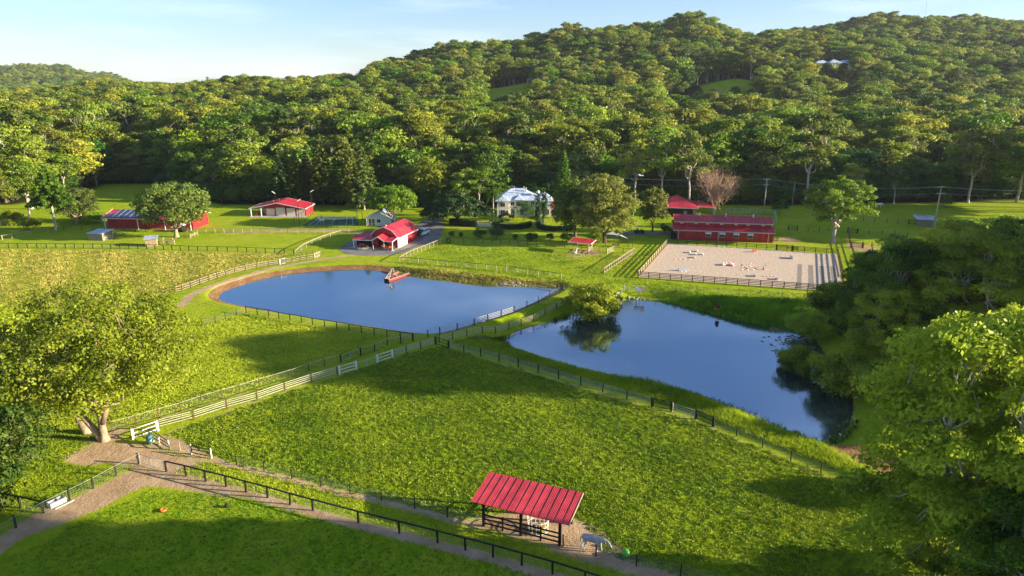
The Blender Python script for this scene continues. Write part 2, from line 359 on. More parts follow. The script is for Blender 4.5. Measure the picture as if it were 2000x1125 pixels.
# dirt: main track corner in front of the big tree, fence-line scuffs, shelter pads
A = GL([(-40,1075),(0,1052),(60,1008),(135,978),(215,940),(265,912),(330,925),(400,950),(470,974),(400,962),(330,950),(285,948),(250,962),(200,990),(120,1022),(40,1052),(-40,1110)]); dirt = np.maximum(dirt, area(A, 1.0))
A = GL([(120,895),(165,875),(215,868),(260,868),(330,885),(395,905),(360,915),(325,925),(270,912),(215,905),(165,908)]); dirt = np.maximum(dirt, area(A, 1.5, .95))
A = GL([(300,850),(345,853),(410,885),(440,905),(380,895),(330,880),(290,872)]); dirt = np.maximum(dirt, area(A, 2, .8))
A = GL([(160,868),(190,835),(240,835),(240,862),(200,880)]); dirt = np.maximum(dirt, area(A, 2, .75))
FL1 = [(325,921),(364,930),(402,940),(442,950),(481,961),(523,972),(567,985),(611,997),(700,1021),(780,1041),(855,1060),(909,1074),(963,1088),(1019,1104),(1079,1121),(1142,1141),(1230,1170)]
dirt = np.maximum(dirt, band(GL([(a, b+4) for a, b in FL1]), .55, soft=.7)*.95)
FL2 = [(415,896),(462,908),(516,921),(570,935),(627,950),(684,964),(745,977),(810,993),(874,1010),(945,1028)]
dirt = np.maximum(dirt, band(GL([(a, b+3) for a, b in FL2]), .45, soft=.7)*.9)
FL2b = [(1093,1067),(1164,1086),(1243,1106),(1329,1127),(1420,1150)]
dirt = np.maximum(dirt, band(GL([(a, b+6) for a, b in FL2b]), .8, soft=.9)*.9)
A = GL([(930,1010),(1000,1005),(1100,1010),(1160,1030),(1195,1055),(1230,1090),(1170,1085),(1090,1068),(1020,1050),(950,1032)]); dirt = np.maximum(dirt, area(A, 1.6, 1.0))
dirt = np.maximum(dirt, band(GL([(265,868),(340,842),(440,806),(540,770),(640,738),(700,720),(780,698),(850,680)]), .5, soft=1.3)*.62)
dirt = np.maximum(dirt, band(GL([(219,850),(311,818),(400,790),(507,760),(604,730),(665,712)]), .5, soft=1.2)*.6)
dirt = np.maximum(dirt, band(GL([(875,682),(939,698),(1012,720),(1091,743),(1177,770),(1274,797),(1358,822),(1438,858),(1544,903),(1666,951),(1734,975)]), .28, soft=.5)*.75)
# pale track round the far pond
dirt = np.maximum(dirt, band(GL([(352,598),(375,575),(420,556),(470,541),(520,527),(570,517),(620,508),(660,502),(690,497)]), .9, soft=1.2)*.85)
dirt = np.maximum(dirt, area(GL([(1100,500),(1130,488),(1165,488),(1180,494),(1150,500),(1120,502)]), 1.5, .85))
dirt = np.maximum(dirt, band(GL([(440,455),(560,451),(680,451),(760,462)]), 1.4, soft=1.5)*.8)
dirt = np.maximum(dirt, area(GL([(1640,476),(1665,474),(1735,486),(1700,492),(1660,490)]), 2, .6)); dirt = np.maximum(dirt, area(GL([(1510,463),(1560,463),(1570,474),(1530,476)]), 2, .6))
dirt = np.maximum(dirt, band(GL([(0,478),(140,479),(290,482)]), 1.0, soft=1.5)*.55)
dirt = np.maximum(dirt, band(GL([(350,560),(420,538),(500,518),(560,508)]), 1.0, soft=1.4)*.75)
# ploughed and tussocky left paddock
dry = np.maximum(dry, area(GL([(-400,488),(0,488),(290,490),(570,497),(480,526),(340,570),(250,600),(0,600),(-500,620)]), 5, 1.0))
dry = np.maximum(dry, area(GL([(330,600),(480,607),(700,645),(790,662),(650,700),(560,700),(380,660)]), 5, .35))
dry = np.maximum(dry, np.clip(1-np.abs(d1-5)/4, 0, 1)*.45)
lush = np.maximum(lush, area(GL([(330,840),(860,680),(1740,975),(1900,1060),(1900,1200),(1340,1130),(1100,1060),(950,1020),(420,890)]), 3))
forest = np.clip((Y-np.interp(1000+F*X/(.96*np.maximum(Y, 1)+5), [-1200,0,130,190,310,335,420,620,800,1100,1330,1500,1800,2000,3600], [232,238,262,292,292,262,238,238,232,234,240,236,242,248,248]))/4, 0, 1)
clear = np.zeros(len(X))
CLEAR = [  # hill clearings: (column, distance, half width m, half depth m)
    (985, 600, 26, 45), (1430, 560, 26, 26), (1372, 545, 18, 12), (1320, 610, 18, 10), (950, 420, 7, 34), (1618, 662, 34, 26), (1040, 640, 14, 12)]
def clearing(X, Y, grow=0.0):
    r = np.zeros(np.shape(X), bool)
    for c, D, a, b in CLEAR:
        cx = (c-1000)/F*(.96*D+5); r |= ((X-cx)/(a+grow))**2+((Y-D)/(b+grow))**2 < 1
    return r
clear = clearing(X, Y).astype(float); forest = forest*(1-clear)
A = ((X-(1365-1000)/F*(.96*548+5))/17)**2+((Y-548)/9)**2 < 1; dirt = np.maximum(dirt, A*1.0)
nx_, ny_ = len(gx), len(gy)
idx = np.arange(nx_*ny_).reshape(ny_, nx_)
Fc = np.stack([idx[:-1,:-1], idx[:-1,1:], idx[1:,1:], idx[1:,:-1]], -1).reshape(-1, 4)

def ground_material():
    m, t, p, o = newmat('ground cover'); N = t.nodes.new; L = t.links.new
    tc = N('ShaderNodeTexCoord'); P = tc.outputs['Object']
    def noise(scale, detail=4, rough=.6, vec=P):
        n = N('ShaderNodeTexNoise'); n.inputs['Scale'].default_value = scale; n.inputs['Detail'].default_value = detail; n.inputs['Roughness'].default_value = rough; L(vec, n.inputs[0]); return n.outputs[0]
    def attr(k): a = N('ShaderNodeAttribute'); a.attribute_name = k; return a.outputs['Fac']
    def math(op, a, b=None, c=None):
        n = N('ShaderNodeMath'); n.operation = op
        for i, x in enumerate((a, b, c)):
            if x is None: continue
            if isinstance(x, (int, float)): n.inputs[i].default_value = x
            else: L(x, n.inputs[i])
        return n.outputs[0]
    def mix(f, a, b):
        n = N('ShaderNodeMixRGB')
        for i, x in ((0, f), (1, a), (2, b)):
            if isinstance(x, tuple): n.inputs[i].default_value = col(x)
            elif isinstance(x, (int, float)): n.inputs[i].default_value = x
            else: L(x, n.inputs[i])
        return n.outputs[0]
    def mask(a, n, lo=.35, hi=.6, k=.9):  # ragged edge
        s = math('MULTIPLY_ADD', n, k, a); s = math('SUBTRACT', s, k*.5)
        r = N('ShaderNodeMapRange'); r.interpolation_type = 'SMOOTHSTEP'; r.inputs['From Min'].default_value = lo; r.inputs['From Max'].default_value = hi; L(s, r.inputs['Value']); return r.outputs[0]
    def ramp(f, stops):
        r = N('ShaderNodeValToRGB'); e = r.color_ramp.elements
        while len(e) < len(stops): e.new(.5)
        for q, (pos, c) in zip(e, stops): q.position = pos; q.color = col(c)
        L(f, r.inputs[0]); return r.outputs[0]
    big = noise(.035, 5); mid = noise(.35, 6, .7); fine = noise(2.6, 5, .7); vf = noise(9, 3, .7)
    f1 = math('MULTIPLY_ADD', fine, .45, math('MULTIPLY_ADD', mid, .5, math('MULTIPLY', big, .5)))
    green = ramp(f1, [(.42, (.055,.12,.003)), (.56, (.14,.23,.005)), (.70, (.24,.33,.008)), (.84, (.34,.37,.025))])
    lushc = ramp(f1, [(.42, (.07,.14,.003)), (.60, (.18,.27,.004)), (.80, (.30,.38,.010))])
    c = mix(attr('lush'), green, lushc)
    # left paddock: furrow rows, tussocks
    mpn = N('ShaderNodeMapping'); mpn.inputs['Rotation'].default_value = (0, 0, radians(38)); L(P, mpn.inputs[0])
    wv = N('ShaderNodeTexWave'); wv.wave_type = 'BANDS'; wv.bands_direction = 'X'; wv.inputs['Scale'].default_value = .22; wv.inputs['Distortion'].default_value = 2.2; wv.inputs['Detail'].default_value = 3; wv.inputs['Detail Scale'].default_value = 1.5; L(mpn.outputs[0], wv.inputs[0])
    dn = math('MULTIPLY_ADD', wv.outputs['Fac'], .09, math('MULTIPLY_ADD', fine, .5, math('MULTIPLY', mid, .48)))
    dryc = ramp(dn, [(.36, (.09,.14,.006)), (.5, (.22,.27,.012)), (.62, (.38,.33,.05)), (.78, (.55,.40,.15))])
    c = mix(mask(attr('dry'), mid, .2, .75, .8), c, dryc)
    dirtc = ramp(math('MULTIPLY_ADD', vf, .4, math('MULTIPLY', mid, .6)), [(.3, (.25,.16,.085)), (.5, (.42,.29,.17)), (.7, (.60,.45,.29))])
    c = mix(mask(attr('dirt'), math('MULTIPLY_ADD', vf, .4, math('MULTIPLY', mid, .6)), .32, .55, .9), c, dirtc)
    bankc = ramp(math('MULTIPLY_ADD', fine, .6, math('MULTIPLY', mid, .4)), [(.3, (.07,.025,.012)), (.5, (.22,.12,.05)), (.7, (.42,.29,.15))])
    c = mix(mask(attr('bank'), fine, .3, .6, .7), c, bankc)
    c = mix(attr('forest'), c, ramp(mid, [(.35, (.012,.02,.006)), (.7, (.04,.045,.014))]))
    L(c, p.inputs['Base Color']); p.inputs['Roughness'].default_value = .95; p.inputs['Specular IOR Level'].default_value = .05
    b = N('ShaderNodeBump'); b.inputs['Strength'].default_value = .8; b.inputs['Distance'].default_value = .35
    hgt = math('MULTIPLY_ADD', vf, .25, math('MULTIPLY_ADD', fine, .6, math('MULTIPLY', mid, 1.0)))
    hgt = math('MULTIPLY_ADD', math('MULTIPLY', wv.outputs['Fac'], attr('dry')), .5, hgt)
    L(hgt, b.inputs['Height']); L(b.outputs[0], p.inputs['Normal'])
    return m
M['ground'] = ground_material()
Zg = Z - forest*.0
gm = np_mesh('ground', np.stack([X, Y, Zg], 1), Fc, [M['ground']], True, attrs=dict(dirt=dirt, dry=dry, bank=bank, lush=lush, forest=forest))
ground = structure(obj('ground', gm))

# ------------------------------------------------------------------ water
def water_mat(name, c, ripple):
    m, t, p, o = newmat(name); N = t.nodes.new; L = t.links.new
    p.inputs['Base Color'].default_value = col(c);  p.inputs['IOR'].default_value = 3.0; p.inputs['Specular IOR Level'].default_value = 1.0
    p.inputs['Specular Tint'].default_value = (.72,.86,1,1)
    tc = N('ShaderNodeTexCoord'); n1 = N('ShaderNodeTexNoise'); n1.inputs['Scale'].default_value = 2.2; n1.inputs['Detail'].default_value = 3
    n2 = N('ShaderNodeTexNoise'); n2.inputs['Scale'].default_value = .045; n2.inputs['Detail'].default_value = 3
    L(tc.outputs['Object'], n1.inputs[0]); L(tc.outputs['Object'], n2.inputs[0])
    rg = N('ShaderNodeMapRange'); rg.inputs['From Min'].default_value = .44; rg.inputs['From Max'].default_value = .56; rg.inputs['To Min'].default_value = .03; rg.inputs['To Max'].default_value = .11; L(n2.outputs[0], rg.inputs['Value']); L(rg.outputs[0], p.inputs['Roughness'])
    r = N('ShaderNodeMapRange'); r.inputs['From Min'].default_value = .42; r.inputs['From Max'].default_value = .62; r.inputs['To Min'].default_value = .15; r.inputs['To Max'].default_value = 1; L(n2.outputs[0], r.inputs['Value'])
    mu = N('ShaderNodeMath'); mu.operation = 'MULTIPLY'; L(n1.outputs[0], mu.inputs[0]); L(r.outputs[0], mu.inputs[1])
    b = N('ShaderNodeBump'); b.inputs['Strength'].default_value = ripple; b.inputs['Distance'].default_value = .05; L(mu.outputs[0], b.inputs['Height']); L(b.outputs[0], p.inputs['Normal'])
    return m
def flat_poly(name, P, z, mat):
    me = bpy.data.meshes.new(name); bm = bmesh.new(); vs = [bm.verts.new((a, b, z)) for a, b in P]
    f = bm.faces.new(vs); 
    if f.normal.z < 0: f.normal_flip()
    bm.normal_update()
    if f.normal.z < 0: f.normal_flip()
    bmesh.ops.triangulate(bm, faces=bm.faces[:]); bm.to_mesh(me); bm.free(); me.materials.append(mat)
    return obj(name, me)
def grow(P, d):
    Q = np.roll(P, 1, 0); R = np.roll(P, -1, 0); t = R-Q; n = np.stack([t[:,1], -t[:,0]], 1); n /= np.linalg.norm(n, axis=1, keepdims=True)+1e-9
    a = .5*np.sum(P[:,0]*R[:,1]-R[:,0]*P[:,1]); return P+n*d*(1 if a > 0 else -1)
structure(flat_poly('water', grow(POND1, .5), W1, water_mat('upper pond water', (.014,.035,.06), .2)))
structure(flat_poly('water', grow(POND2, .7), W2, water_mat('lower pond water', (.014,.03,.05), .35)))

# ------------------------------------------------------------------ driveway, arena sand, tennis court
def ragged(P, amp, step=1.0):
    out = []
    n = len(P)
    for i in range(n):
        a = P[i]; b = P[(i+1) % n]; L = np.linalg.norm(b-a); k = max(1, int(L/step))
        for j in range(k): out.append(a+(b-a)*j/k+RNG.normal(0, amp, 2))
    return np.array(out)
M['gravel'] = pm('grey gravel drive', (.17,.165,.155), .9, .35, .35, bump=.4, bscale=9, c2=(.27,.255,.225), detail=8)
drive = smooth_poly(GL([(655,487),(690,468),(735,452),(790,447),(812,440),(830,429),(850,426),(868,432),(866,450),(856,468),(830,480),(800,490),(775,498),(720,500),(680,497)]), 2)
structure(flat_poly('driveway', ragged(drive, .12), .035, M['gravel']))
structure(flat_poly('driveway', ragged(GL([(1190,459),(1240,452),(1330,455),(1330,461),(1250,459),(1200,463)]), .1), .035, M['gravel']))
def sand_mat():
    m, t, p, o = newmat('arena sand'); N = t.nodes.new; L = t.links.new
    tc = N('ShaderNodeTexCoord'); n = N('ShaderNodeTexNoise'); n.inputs['Scale'].default_value = 1.6; n.inputs['Detail'].default_value = 8; n.inputs['Roughness'].default_value = .75; L(tc.outputs['Object'], n.inputs[0])
    r = N('ShaderNodeValToRGB'); e = r.color_ramp.elements; e[0].position = .36; e[0].color = (.36,.27,.19,1); e[1].position = .6; e[1].color = (.60,.47,.34,1)
    L(n.outputs[0], r.inputs[0])
    a = N('ShaderNodeAttribute'); a.attribute_name = 'painted_shade'; mxn = N('ShaderNodeMixRGB'); mxn.blend_type = 'MULTIPLY'; mxn.inputs[2].default_value = (.42,.47,.56,1)
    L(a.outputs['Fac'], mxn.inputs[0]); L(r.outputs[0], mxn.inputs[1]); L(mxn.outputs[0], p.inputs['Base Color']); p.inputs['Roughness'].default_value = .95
    b = N('ShaderNodeBump'); b.inputs['Strength'].default_value = .5; b.inputs['Distance'].default_value = .1; n3 = N('ShaderNodeTexNoise'); n3.inputs['Scale'].default_value = 3.5; n3.inputs['Detail'].default_value = 4
    L(tc.outputs['Object'], n3.inputs[0]); L(n3.outputs[0], b.inputs['Height']); L(b.outputs[0], p.inputs['Normal'])
    return m
AR = [G(1247,541), G(1648,571), G(1634,497), G(1306,475)]
def bil(c, s, t): return (c[0]*(1-s)+c[1]*s)*(1-t)+(c[3]*(1-s)+c[2]*s)*t
ns, ntt = 220, 60
S, T = np.meshgrid(np.linspace(0, 1, ns), np.linspace(0, 1, ntt)); c_ = [np.array(p[:2]) for p in AR]
XY = (c_[0]*(1-S[...,None])+c_[1]*S[...,None])*(1-T[...,None])+(c_[3]*(1-S[...,None])+c_[2]*S[...,None])*T[...,None]
painted_shade = np.zeros(S.shape)
for s0 in (.795, .852, .908, .965): painted_shade = np.maximum(painted_shade, ((np.abs(S-s0) < .012) & (T < .62)))  # four shadow bars painted into the sand colour, nothing casts them
V = np.concatenate([XY.reshape(-1, 2), np.full((ns*ntt, 1), .045)], 1)
ii = np.arange(ns*ntt).reshape(ntt, ns); Fa = np.stack([ii[:-1,:-1], ii[:-1,1:], ii[1:,1:], ii[1:,:-1]], -1).reshape(-1, 4)
structure(obj('arena_sand', np_mesh('arena_sand', V, Fa, [sand_mat()], attrs=dict(painted_shade=painted_shade.ravel()))))
M['court'] = pm('green court surface', (.022,.10,.045), .9, .1, .6)
TC = [G(590,441), G(701,441), G(695,423), G(618,423)]
court = flat_poly('tennis_court', np.array([p[:2] for p in TC]), .03, M['court']); structure(court)
mb = MB()
def court_line(a, b):
    p = bil(TC, *a); q = bil(TC, *b); p.z = q.z = .038; mb.beam(p, q, .12, .008)
for t_ in (.06, .94): court_line((.1, t_), (.9, t_))
for s_ in (.1, .22, .78, .9): court_line((s_, .06), (s_, .94))
for t_ in (.28, .72): court_line((.22, t_), (.78, t_))
court_line((.5, .28), (.5, .72)); mb.build('court_markings', M['white'], court)

# ------------------------------------------------------------------ foliage
def quadcloud(C, Nn, size, aspect=.6, curl=.0):
    """one quad (rhomb) leaf spray per point: centre C, normal Nn, half size"""
    n = len(C); r = RNG.normal(size=(n, 3)); a = np.cross(Nn, r); a /= np.linalg.norm(a, axis=1, keepdims=True)+1e-9
    b = np.cross(Nn, a); s = size[:, None]
    V = np.stack([C-a*s, C-b*s*aspect+Nn*s*curl, C+a*s, C+b*s*aspect+Nn*s*curl], 1).reshape(-1, 3)
    return V, np.arange(4*n).reshape(n, 4)
def puff_leaves(P, R, per, leaf, flat=.7, spread=.42, tint=None, jit=.5):
    """P (k,3) puff centres, R (k,) radii; leaves gathered near the surface of every puff, dense above"""
    k = len(P); n = k*per; d = RNG.normal(size=(n, 3)); d[:, 2] = np.where(RNG.random(n) < .72, np.abs(d[:, 2]), d[:, 2]); d /= np.linalg.norm(d, axis=1, keepdims=True)
    rr = 1-RNG.random(n)**1.6*spread; ci = np.repeat(np.arange(k), per)
    lump = 1+.22*np.sin(d[:,0]*7+ci*2.1)*np.sin(d[:,1]*6+ci)+.12*np.sin(d[:,2]*11+ci*3)
    off = d*(rr*lump)[:, None]*R[ci][:, None]; off[:, 2] *= flat
    C = P[ci]+off; Nn = d+RNG.normal(size=(n, 3))*jit; Nn /= np.linalg.norm(Nn, axis=1, keepdims=True)
    sz = leaf*(.6+.8*RNG.random(n)); V, Fq = quadcloud(C, Nn, sz)
    pt = RNG.normal(.5, .17, k) if tint is None else tint
    tt = np.clip(pt[ci]+RNG.normal(0, .10, n), 0, 1)
    return V, Fq, np.repeat(tt, 4)
def tube_np(mb, pts, r0, r1, n=6):
    k = len(pts); mb.tube(pts, [r0+(r1-r0)*(i/(k-1))**.8 for i in range(k)], n, cap=False)
def bend(a, b, k=4, amp=.08, sag=.0):
    a = Vector(a); b = Vector(b); L = (b-a).length; out = []
    for i in range(k+1):
        t = i/k; p = a.lerp(b, t)
        if 0 < i < k: p += Vector(RNG.normal(0, amp*L, 3)*.5)
        p.z += sag*L*4*t*(1-t); out.append(p)
    return out
def crown_points(n, R, zc, hz, shell=.55, power=1.0, mind=None, lowcut=-.75):
    pts = []; tries = 0; mind = mind or R*.3
    while len(pts) < n and tries < n*60:
        tries += 1; d = RNG.normal(size=3); d /= np.linalg.norm(d)
        if d[2] < lowcut: continue
        r = shell+(1-shell)*RNG.random()**power if RNG.random() < .85 else RNG.random()*shell
        p = np.array([d[0]*R*r, d[1]*R*r, zc+d[2]*hz*r])
        if all(np.linalg.norm(p-q) > mind for q in pts[-60:]): pts.append(p)
    return np.array(pts)
def tree_meshes(name, Ht, R, bole, leafm, barkm, npuff=60, per=60, leaf=.3, puff=1.6, trunk_r=.3, flat=.75, nlimb=5, hz=None, lean=(0,0), mind=None, shell=.55, crown=None, fork=None, lowcut=-.75, show=0, jit=.5, tw=1.0, zc=None):
    """returns (trunk mesh object data, crown mesh) of one tree with its foot at 0,0,0"""
    hz = hz or (Ht-bole)/2; zc = zc if zc is not None else Ht-hz*.98
    P = crown(npuff) if crown else crown_points(npuff, R-puff*.6, zc, hz-puff*.5, shell, mind=mind, lowcut=lowcut)
    P[:, 0] += lean[0]*P[:, 2]/Ht; P[:, 1] += lean[1]*P[:, 2]/Ht
    Rr = puff*(.7+.6*RNG.random(len(P)))
    V, Fq, tint = puff_leaves(P, Rr, per, leaf, flat, jit=jit)
    cm = np_mesh(name+'_crown', V, Fq, [leafm], attrs=dict(tint=tint))
    mb = MB(); fz = fork or max(bole*.8, Ht*.15); top = Vector((lean[0]*fz/Ht, lean[1]*fz/Ht, fz))
    mb.tube([Vector((0,0,-.3)), Vector((0,0,.3)), *bend((0,0,.8), top, 3, .03)], [trunk_r*1.7, trunk_r*1.3, trunk_r*1.05, trunk_r, trunk_r*.92, trunk_r*.85], 9, cap=False)
    # limbs by sectors
    ang = np.arctan2(P[:,1], P[:,0]); order = np.argsort(ang); groups = np.array_split(order, nlimb)
    for g in groups:
        if not len(g): continue
        cen = P[g].mean(0); end = Vector(cen)*1.0; end.z = min(end.z+Ht*.04, Ht*.95)
        L = bend(top, end, 7, .12, .03); tube_np(mb, L, trunk_r*.62, trunk_r*.16, 7)
        for i in g:
            if RNG.random() > .8: continue
            tgt = Vector(P[i]); q = min(L[2:], key=lambda v: (v-tgt).length+.3*abs(v.z-tgt.z)) if tgt.z > top.z else L[1]
            tube_np(mb, bend(q, tgt, 4, .13), trunk_r*.2*tw, trunk_r*.05, 5)
    tm = bpy.data.meshes.new(name+'_trunk'); tm.from_pydata(mb.v, [], mb.f); tm.materials.append(barkm); tm.polygons.foreach_set('use_smooth', [True]*len(tm.polygons)); tm.update()
    return tm, cm
def pine_meshes(name, Ht, R, leafm, barkm, whorls=16, per=26, leaf=.32, bole=.12, trunk_r=.25, droop=-.15):
    pts = []; mb = MB(); mb.tube([(0,0,-.3), (0,0,Ht*.5), (0,0,Ht*.98)], [trunk_r*1.2, trunk_r*.7, .04], 7, cap=False); rad = []
    for i in range(whorls):
        t = bole+(1-bole)*i/(whorls-1)*.98; z = Ht*t; rr = R*(1-((t-bole)/(1-bole))**1.15)*(.85+.3*RNG.random())+.3
        k = 7 if i < whorls*.7 else 5; a0 = RNG.random()*6
        for j in range(k):
            a = a0+2*pi*j/k+RNG.normal(0,.12); e = Vector((cos(a)*rr, sin(a)*rr, z+droop*rr+rr*.1)); s = Vector((0,0,z)); mb.tube([s, e], [.06, .02], 3, cap=False)
            for q in np.linspace(.3, 1.0, max(2, int(rr/1.0))): p = s.lerp(e, q); pts.append([p.x, p.y, p.z]); rad.append(.35+.25*rr*.35*(1.1-q*.4))
    pts.append([0,0,Ht*.99]); rad.append(.35)
    V, Fq, tint = puff_leaves(np.array(pts), np.array(rad), per, leaf, .7)
    cm = np_mesh(name+'_crown', V, Fq, [leafm], attrs=dict(tint=tint))
    tm = bpy.data.meshes.new(name+'_trunk'); tm.from_pydata(mb.v, [], mb.f); tm.materials.append(barkm); tm.update()
    return tm, cm
def place_tree(name, label, tm, cm, x, y, rz=0, s=1.0, group=None, cat='tree', sz=None, z=None):
    t = thing(name, label, cat, (x, y, (Hs(x, y) if z is None else z)), rz, group); t.scale = (s, s, sz or s)
    obj('trunk', tm, t); obj('crown', cm, t); return t
# ------------------------------------------------------------------ single trees of the farm
def px_tree(name, label, mesh, px, py, rz=0.0, s=1.0, group=None, cat='tree', sz=None):
    p = G(px, py); return place_tree(name, label, mesh[0], mesh[1], p.x, p.y, rz, s, group, cat, sz)
T = {}
# big tree over the white gate
T['big'] = tree_meshes('big', 18.6, 12.6, 3.2, M['leaf_broad'], M['bark_warm'], npuff=250, per=230, leaf=.17, puff=1.8, trunk_r=.42, nlimb=9, hz=8.4, mind=1.9, shell=.5, fork=3.4, zc=10.6, lowcut=-.85)
t = px_tree('shade_tree', 'huge spreading yellow-green tree with a forked tan trunk beside the white gate', T['big'], 205, 860)
mb = MB(); mb.tube([(-.2,0,-.2), (-1.2,.1,1.6), (-2.6,.2,3.6), (-4.2,.4,6.4), (-6,.6,9)], [.5,.38,.32,.24,.14], 9)
mb.tube([(.1,0,2.2), (.9,.2,4.6), (1.2,.3,7), (2.5,.6,10)], [.4,.34,.26,.14], 8); mb.build('trunk_fork', M['bark_warm'], t, True)
g = G(172, 845); mb = MB(); mb.tube([(0,0,-.2), (-.3,0,.6), (-1.0,.1,2.2), (-1.8,.2,4.5)], [.75,.5,.4,.22], 9); s_ = thing('leaning_trunk', 'short leaning tan stem rising just behind the huge shade tree trunk', 'tree trunk', g); mb.build('trunk', M['bark_warm'], s_, True)
T['corner'] = tree_meshes('corner', 14, 7.0, 2.0, M['leaf_dark'], M['bark_brown'], npuff=110, per=170, leaf=.17, puff=1.5, trunk_r=.4, mind=1.5, shell=.5, zc=6.6, hz=6.6)
place_tree('dark_tree', 'dark blue-green bushy tree at the edge of the lawn below the huge shade tree', *T['corner'], -51.2, 57.5, .4, 1.0)
T['pond'] = tree_meshes('pond', 8.2, 5.8, 1.2, M['leaf_lime'], M['bark_brown'], npuff=90, per=130, leaf=.2, puff=1.15, trunk_r=.3, mind=1.0, shell=.4, zc=4.2, hz=4.1)
px_tree('pond_tree', 'round lime-green tree leaning over the corner of the lower pond', T['pond'], 1160, 601, .3)
T['lime'] = tree_meshes('lime', 12.5, 8.0, 3.4, M['leaf_lime'], M['bark_warm'], npuff=110, per=110, leaf=.26, puff=1.35, trunk_r=.38, mind=1.4, shell=.55, zc=7.9, hz=4.7)
px_tree('lime_tree', 'dome-shaped bright lime tree behind the red barn and white cottage', T['lime'], 767, 441)
T['olive'] = tree_meshes('olive', 16, 10.4, 2.6, M['leaf_olive'], M['bark_warm'], npuff=170, per=110, leaf=.28, puff=1.5, trunk_r=.55, mind=1.6, shell=.5, zc=8.6, hz=7.0)
px_tree('fig_tree', 'broad olive-brown tree in front of the solar roofed red shed', T['olive'], 345, 463)
T['feather'] = tree_meshes('feather', 18, 9.5, 4.5, M['leaf_lime'], M['bark_pale'], npuff=115, per=180, leaf=.26, puff=1.5, trunk_r=.5, mind=1.6, shell=.35, zc=10.8, hz=7.4, flat=.5, nlimb=7)
px_tree('feathery_tree', 'tall open yellow-green tree with pale trunk beside the sand arena corner', T['feather'], 1627, 473)
T['she'] = tree_meshes('she', 18.5, 9.8, 1.6, M['leaf_olive'], M['bark_brown'], npuff=210, per=130, leaf=.25, puff=1.45, trunk_r=.5, mind=1.5, shell=.5, zc=9.6, hz=9.2)
px_tree('large_tree', 'massive grey-green twin-crowned tree between the white house and the barn', T['she'], 1180, 474, .5)
T['she2'] = tree_meshes('she2', 17, 7.5, 1.4, M['leaf_dark'], M['bark_brown'], npuff=120, per=120, leaf=.25, puff=1.4, trunk_r=.4, mind=1.5, shell=.5, zc=8.6, hz=8.4)
px_tree('dark_tree', 'dark bushy tree pressed against the massive grey-green tree by the white house', T['she2'], 1123, 462, 1.5)
T['oval'] = tree_meshes('oval', 13.6, 4.6, 1.0, M['leaf_olive'], M['bark_brown'], npuff=95, per=120, leaf=.24, puff=1.1, trunk_r=.25, mind=.9, shell=.45, zc=7.2, hz=6.4)
px_tree('oval_tree', 'upright egg-shaped pale green tree beside the red hipped roof', T['oval'], 1274, 453)
def umb(n):
    a = RNG.random(n)*2*pi; r = np.sqrt(RNG.random(n))*10.5; return np.stack([r*np.cos(a), r*np.sin(a)*.8, 8.2-(r/10.5)**2*5.2+RNG.normal(0, .35, n)], 1)
T['umb'] = tree_meshes('umb', 9.6, 11.5, 2.6, M['leaf_lime'], M['bark_brown'], npuff=150, per=110, leaf=.26, puff=1.25, trunk_r=.45, crown=umb, flat=.5, nlimb=7)
for m_ in (T['umb'][1],): m_.materials[0] = M['hedge']
px_tree('umbrella_tree', 'low wide umbrella-shaped dark green tree left of the white house', T['umb'], 893, 437)
# bare brown tree
def bare_mesh(Ht, R, n=300):
    mb = MB(); mb.tube([(0,0,-.2), (0,0,1.2), (.1,0,2.4)], [.6,.5,.45], 8, cap=False); ends = []
    for i in range(13):
        a = 2*pi*i/13+RNG.normal(0,.2); r = R*(.35+.5*RNG.random()); L = bend((0,0,1.8+RNG.random()), (cos(a)*r, sin(a)*r, Ht*(.55+.35*RNG.random())), 5, .06, .02); mb.tube(L, [.28,.22,.17,.12,.08,.05], 5, cap=False); ends += L[1:]
    for i in range(n):
        q = ends[RNG.integers(len(ends))]; d = Vector((q.x*.5, q.y*.5, 3)) ; d = Vector(RNG.normal(0, 1, 3))*1.2+d.normalized()*1.6; e = q+d*(1.0+RNG.random())
        rr = math.hypot(e.x, e.y)/R; 
        if rr > 1 or e.z > Ht*math.sqrt(max(.05, 1.05-rr*rr)): continue
        mb.tube(bend(q, e, 2, .1), [.05,.03,.016], 3, cap=False)
        for k in range(4): mb.tube([e.lerp(q, RNG.random()*.6), e+Vector(RNG.normal(0, .8, 3))+Vector((0,0,.3))], [.022,.008], 3, cap=False)
    return mb
t = thing('bare_tree', 'leafless brown tree fanning out behind the arena barn roof', 'tree', G(1395, 417)); bare_mesh(17.5, 10.2, 560).build('branch', M['twig'], t)
P_ = crown_points(70, 8.4, 9.2, 6.4, .5, mind=.9); V, Fq, tint = puff_leaves(P_, np.full(70, 1.0), 22, .14, .8); M['leaf_rust'] = leafmat('sparse rusty leaves', (.13,.06,.03), (.34,.19,.08), .3)
obj('leaf', np_mesh('bare_leaf', V, Fq, [M['leaf_rust']], attrs=dict(tint=tint)), t)

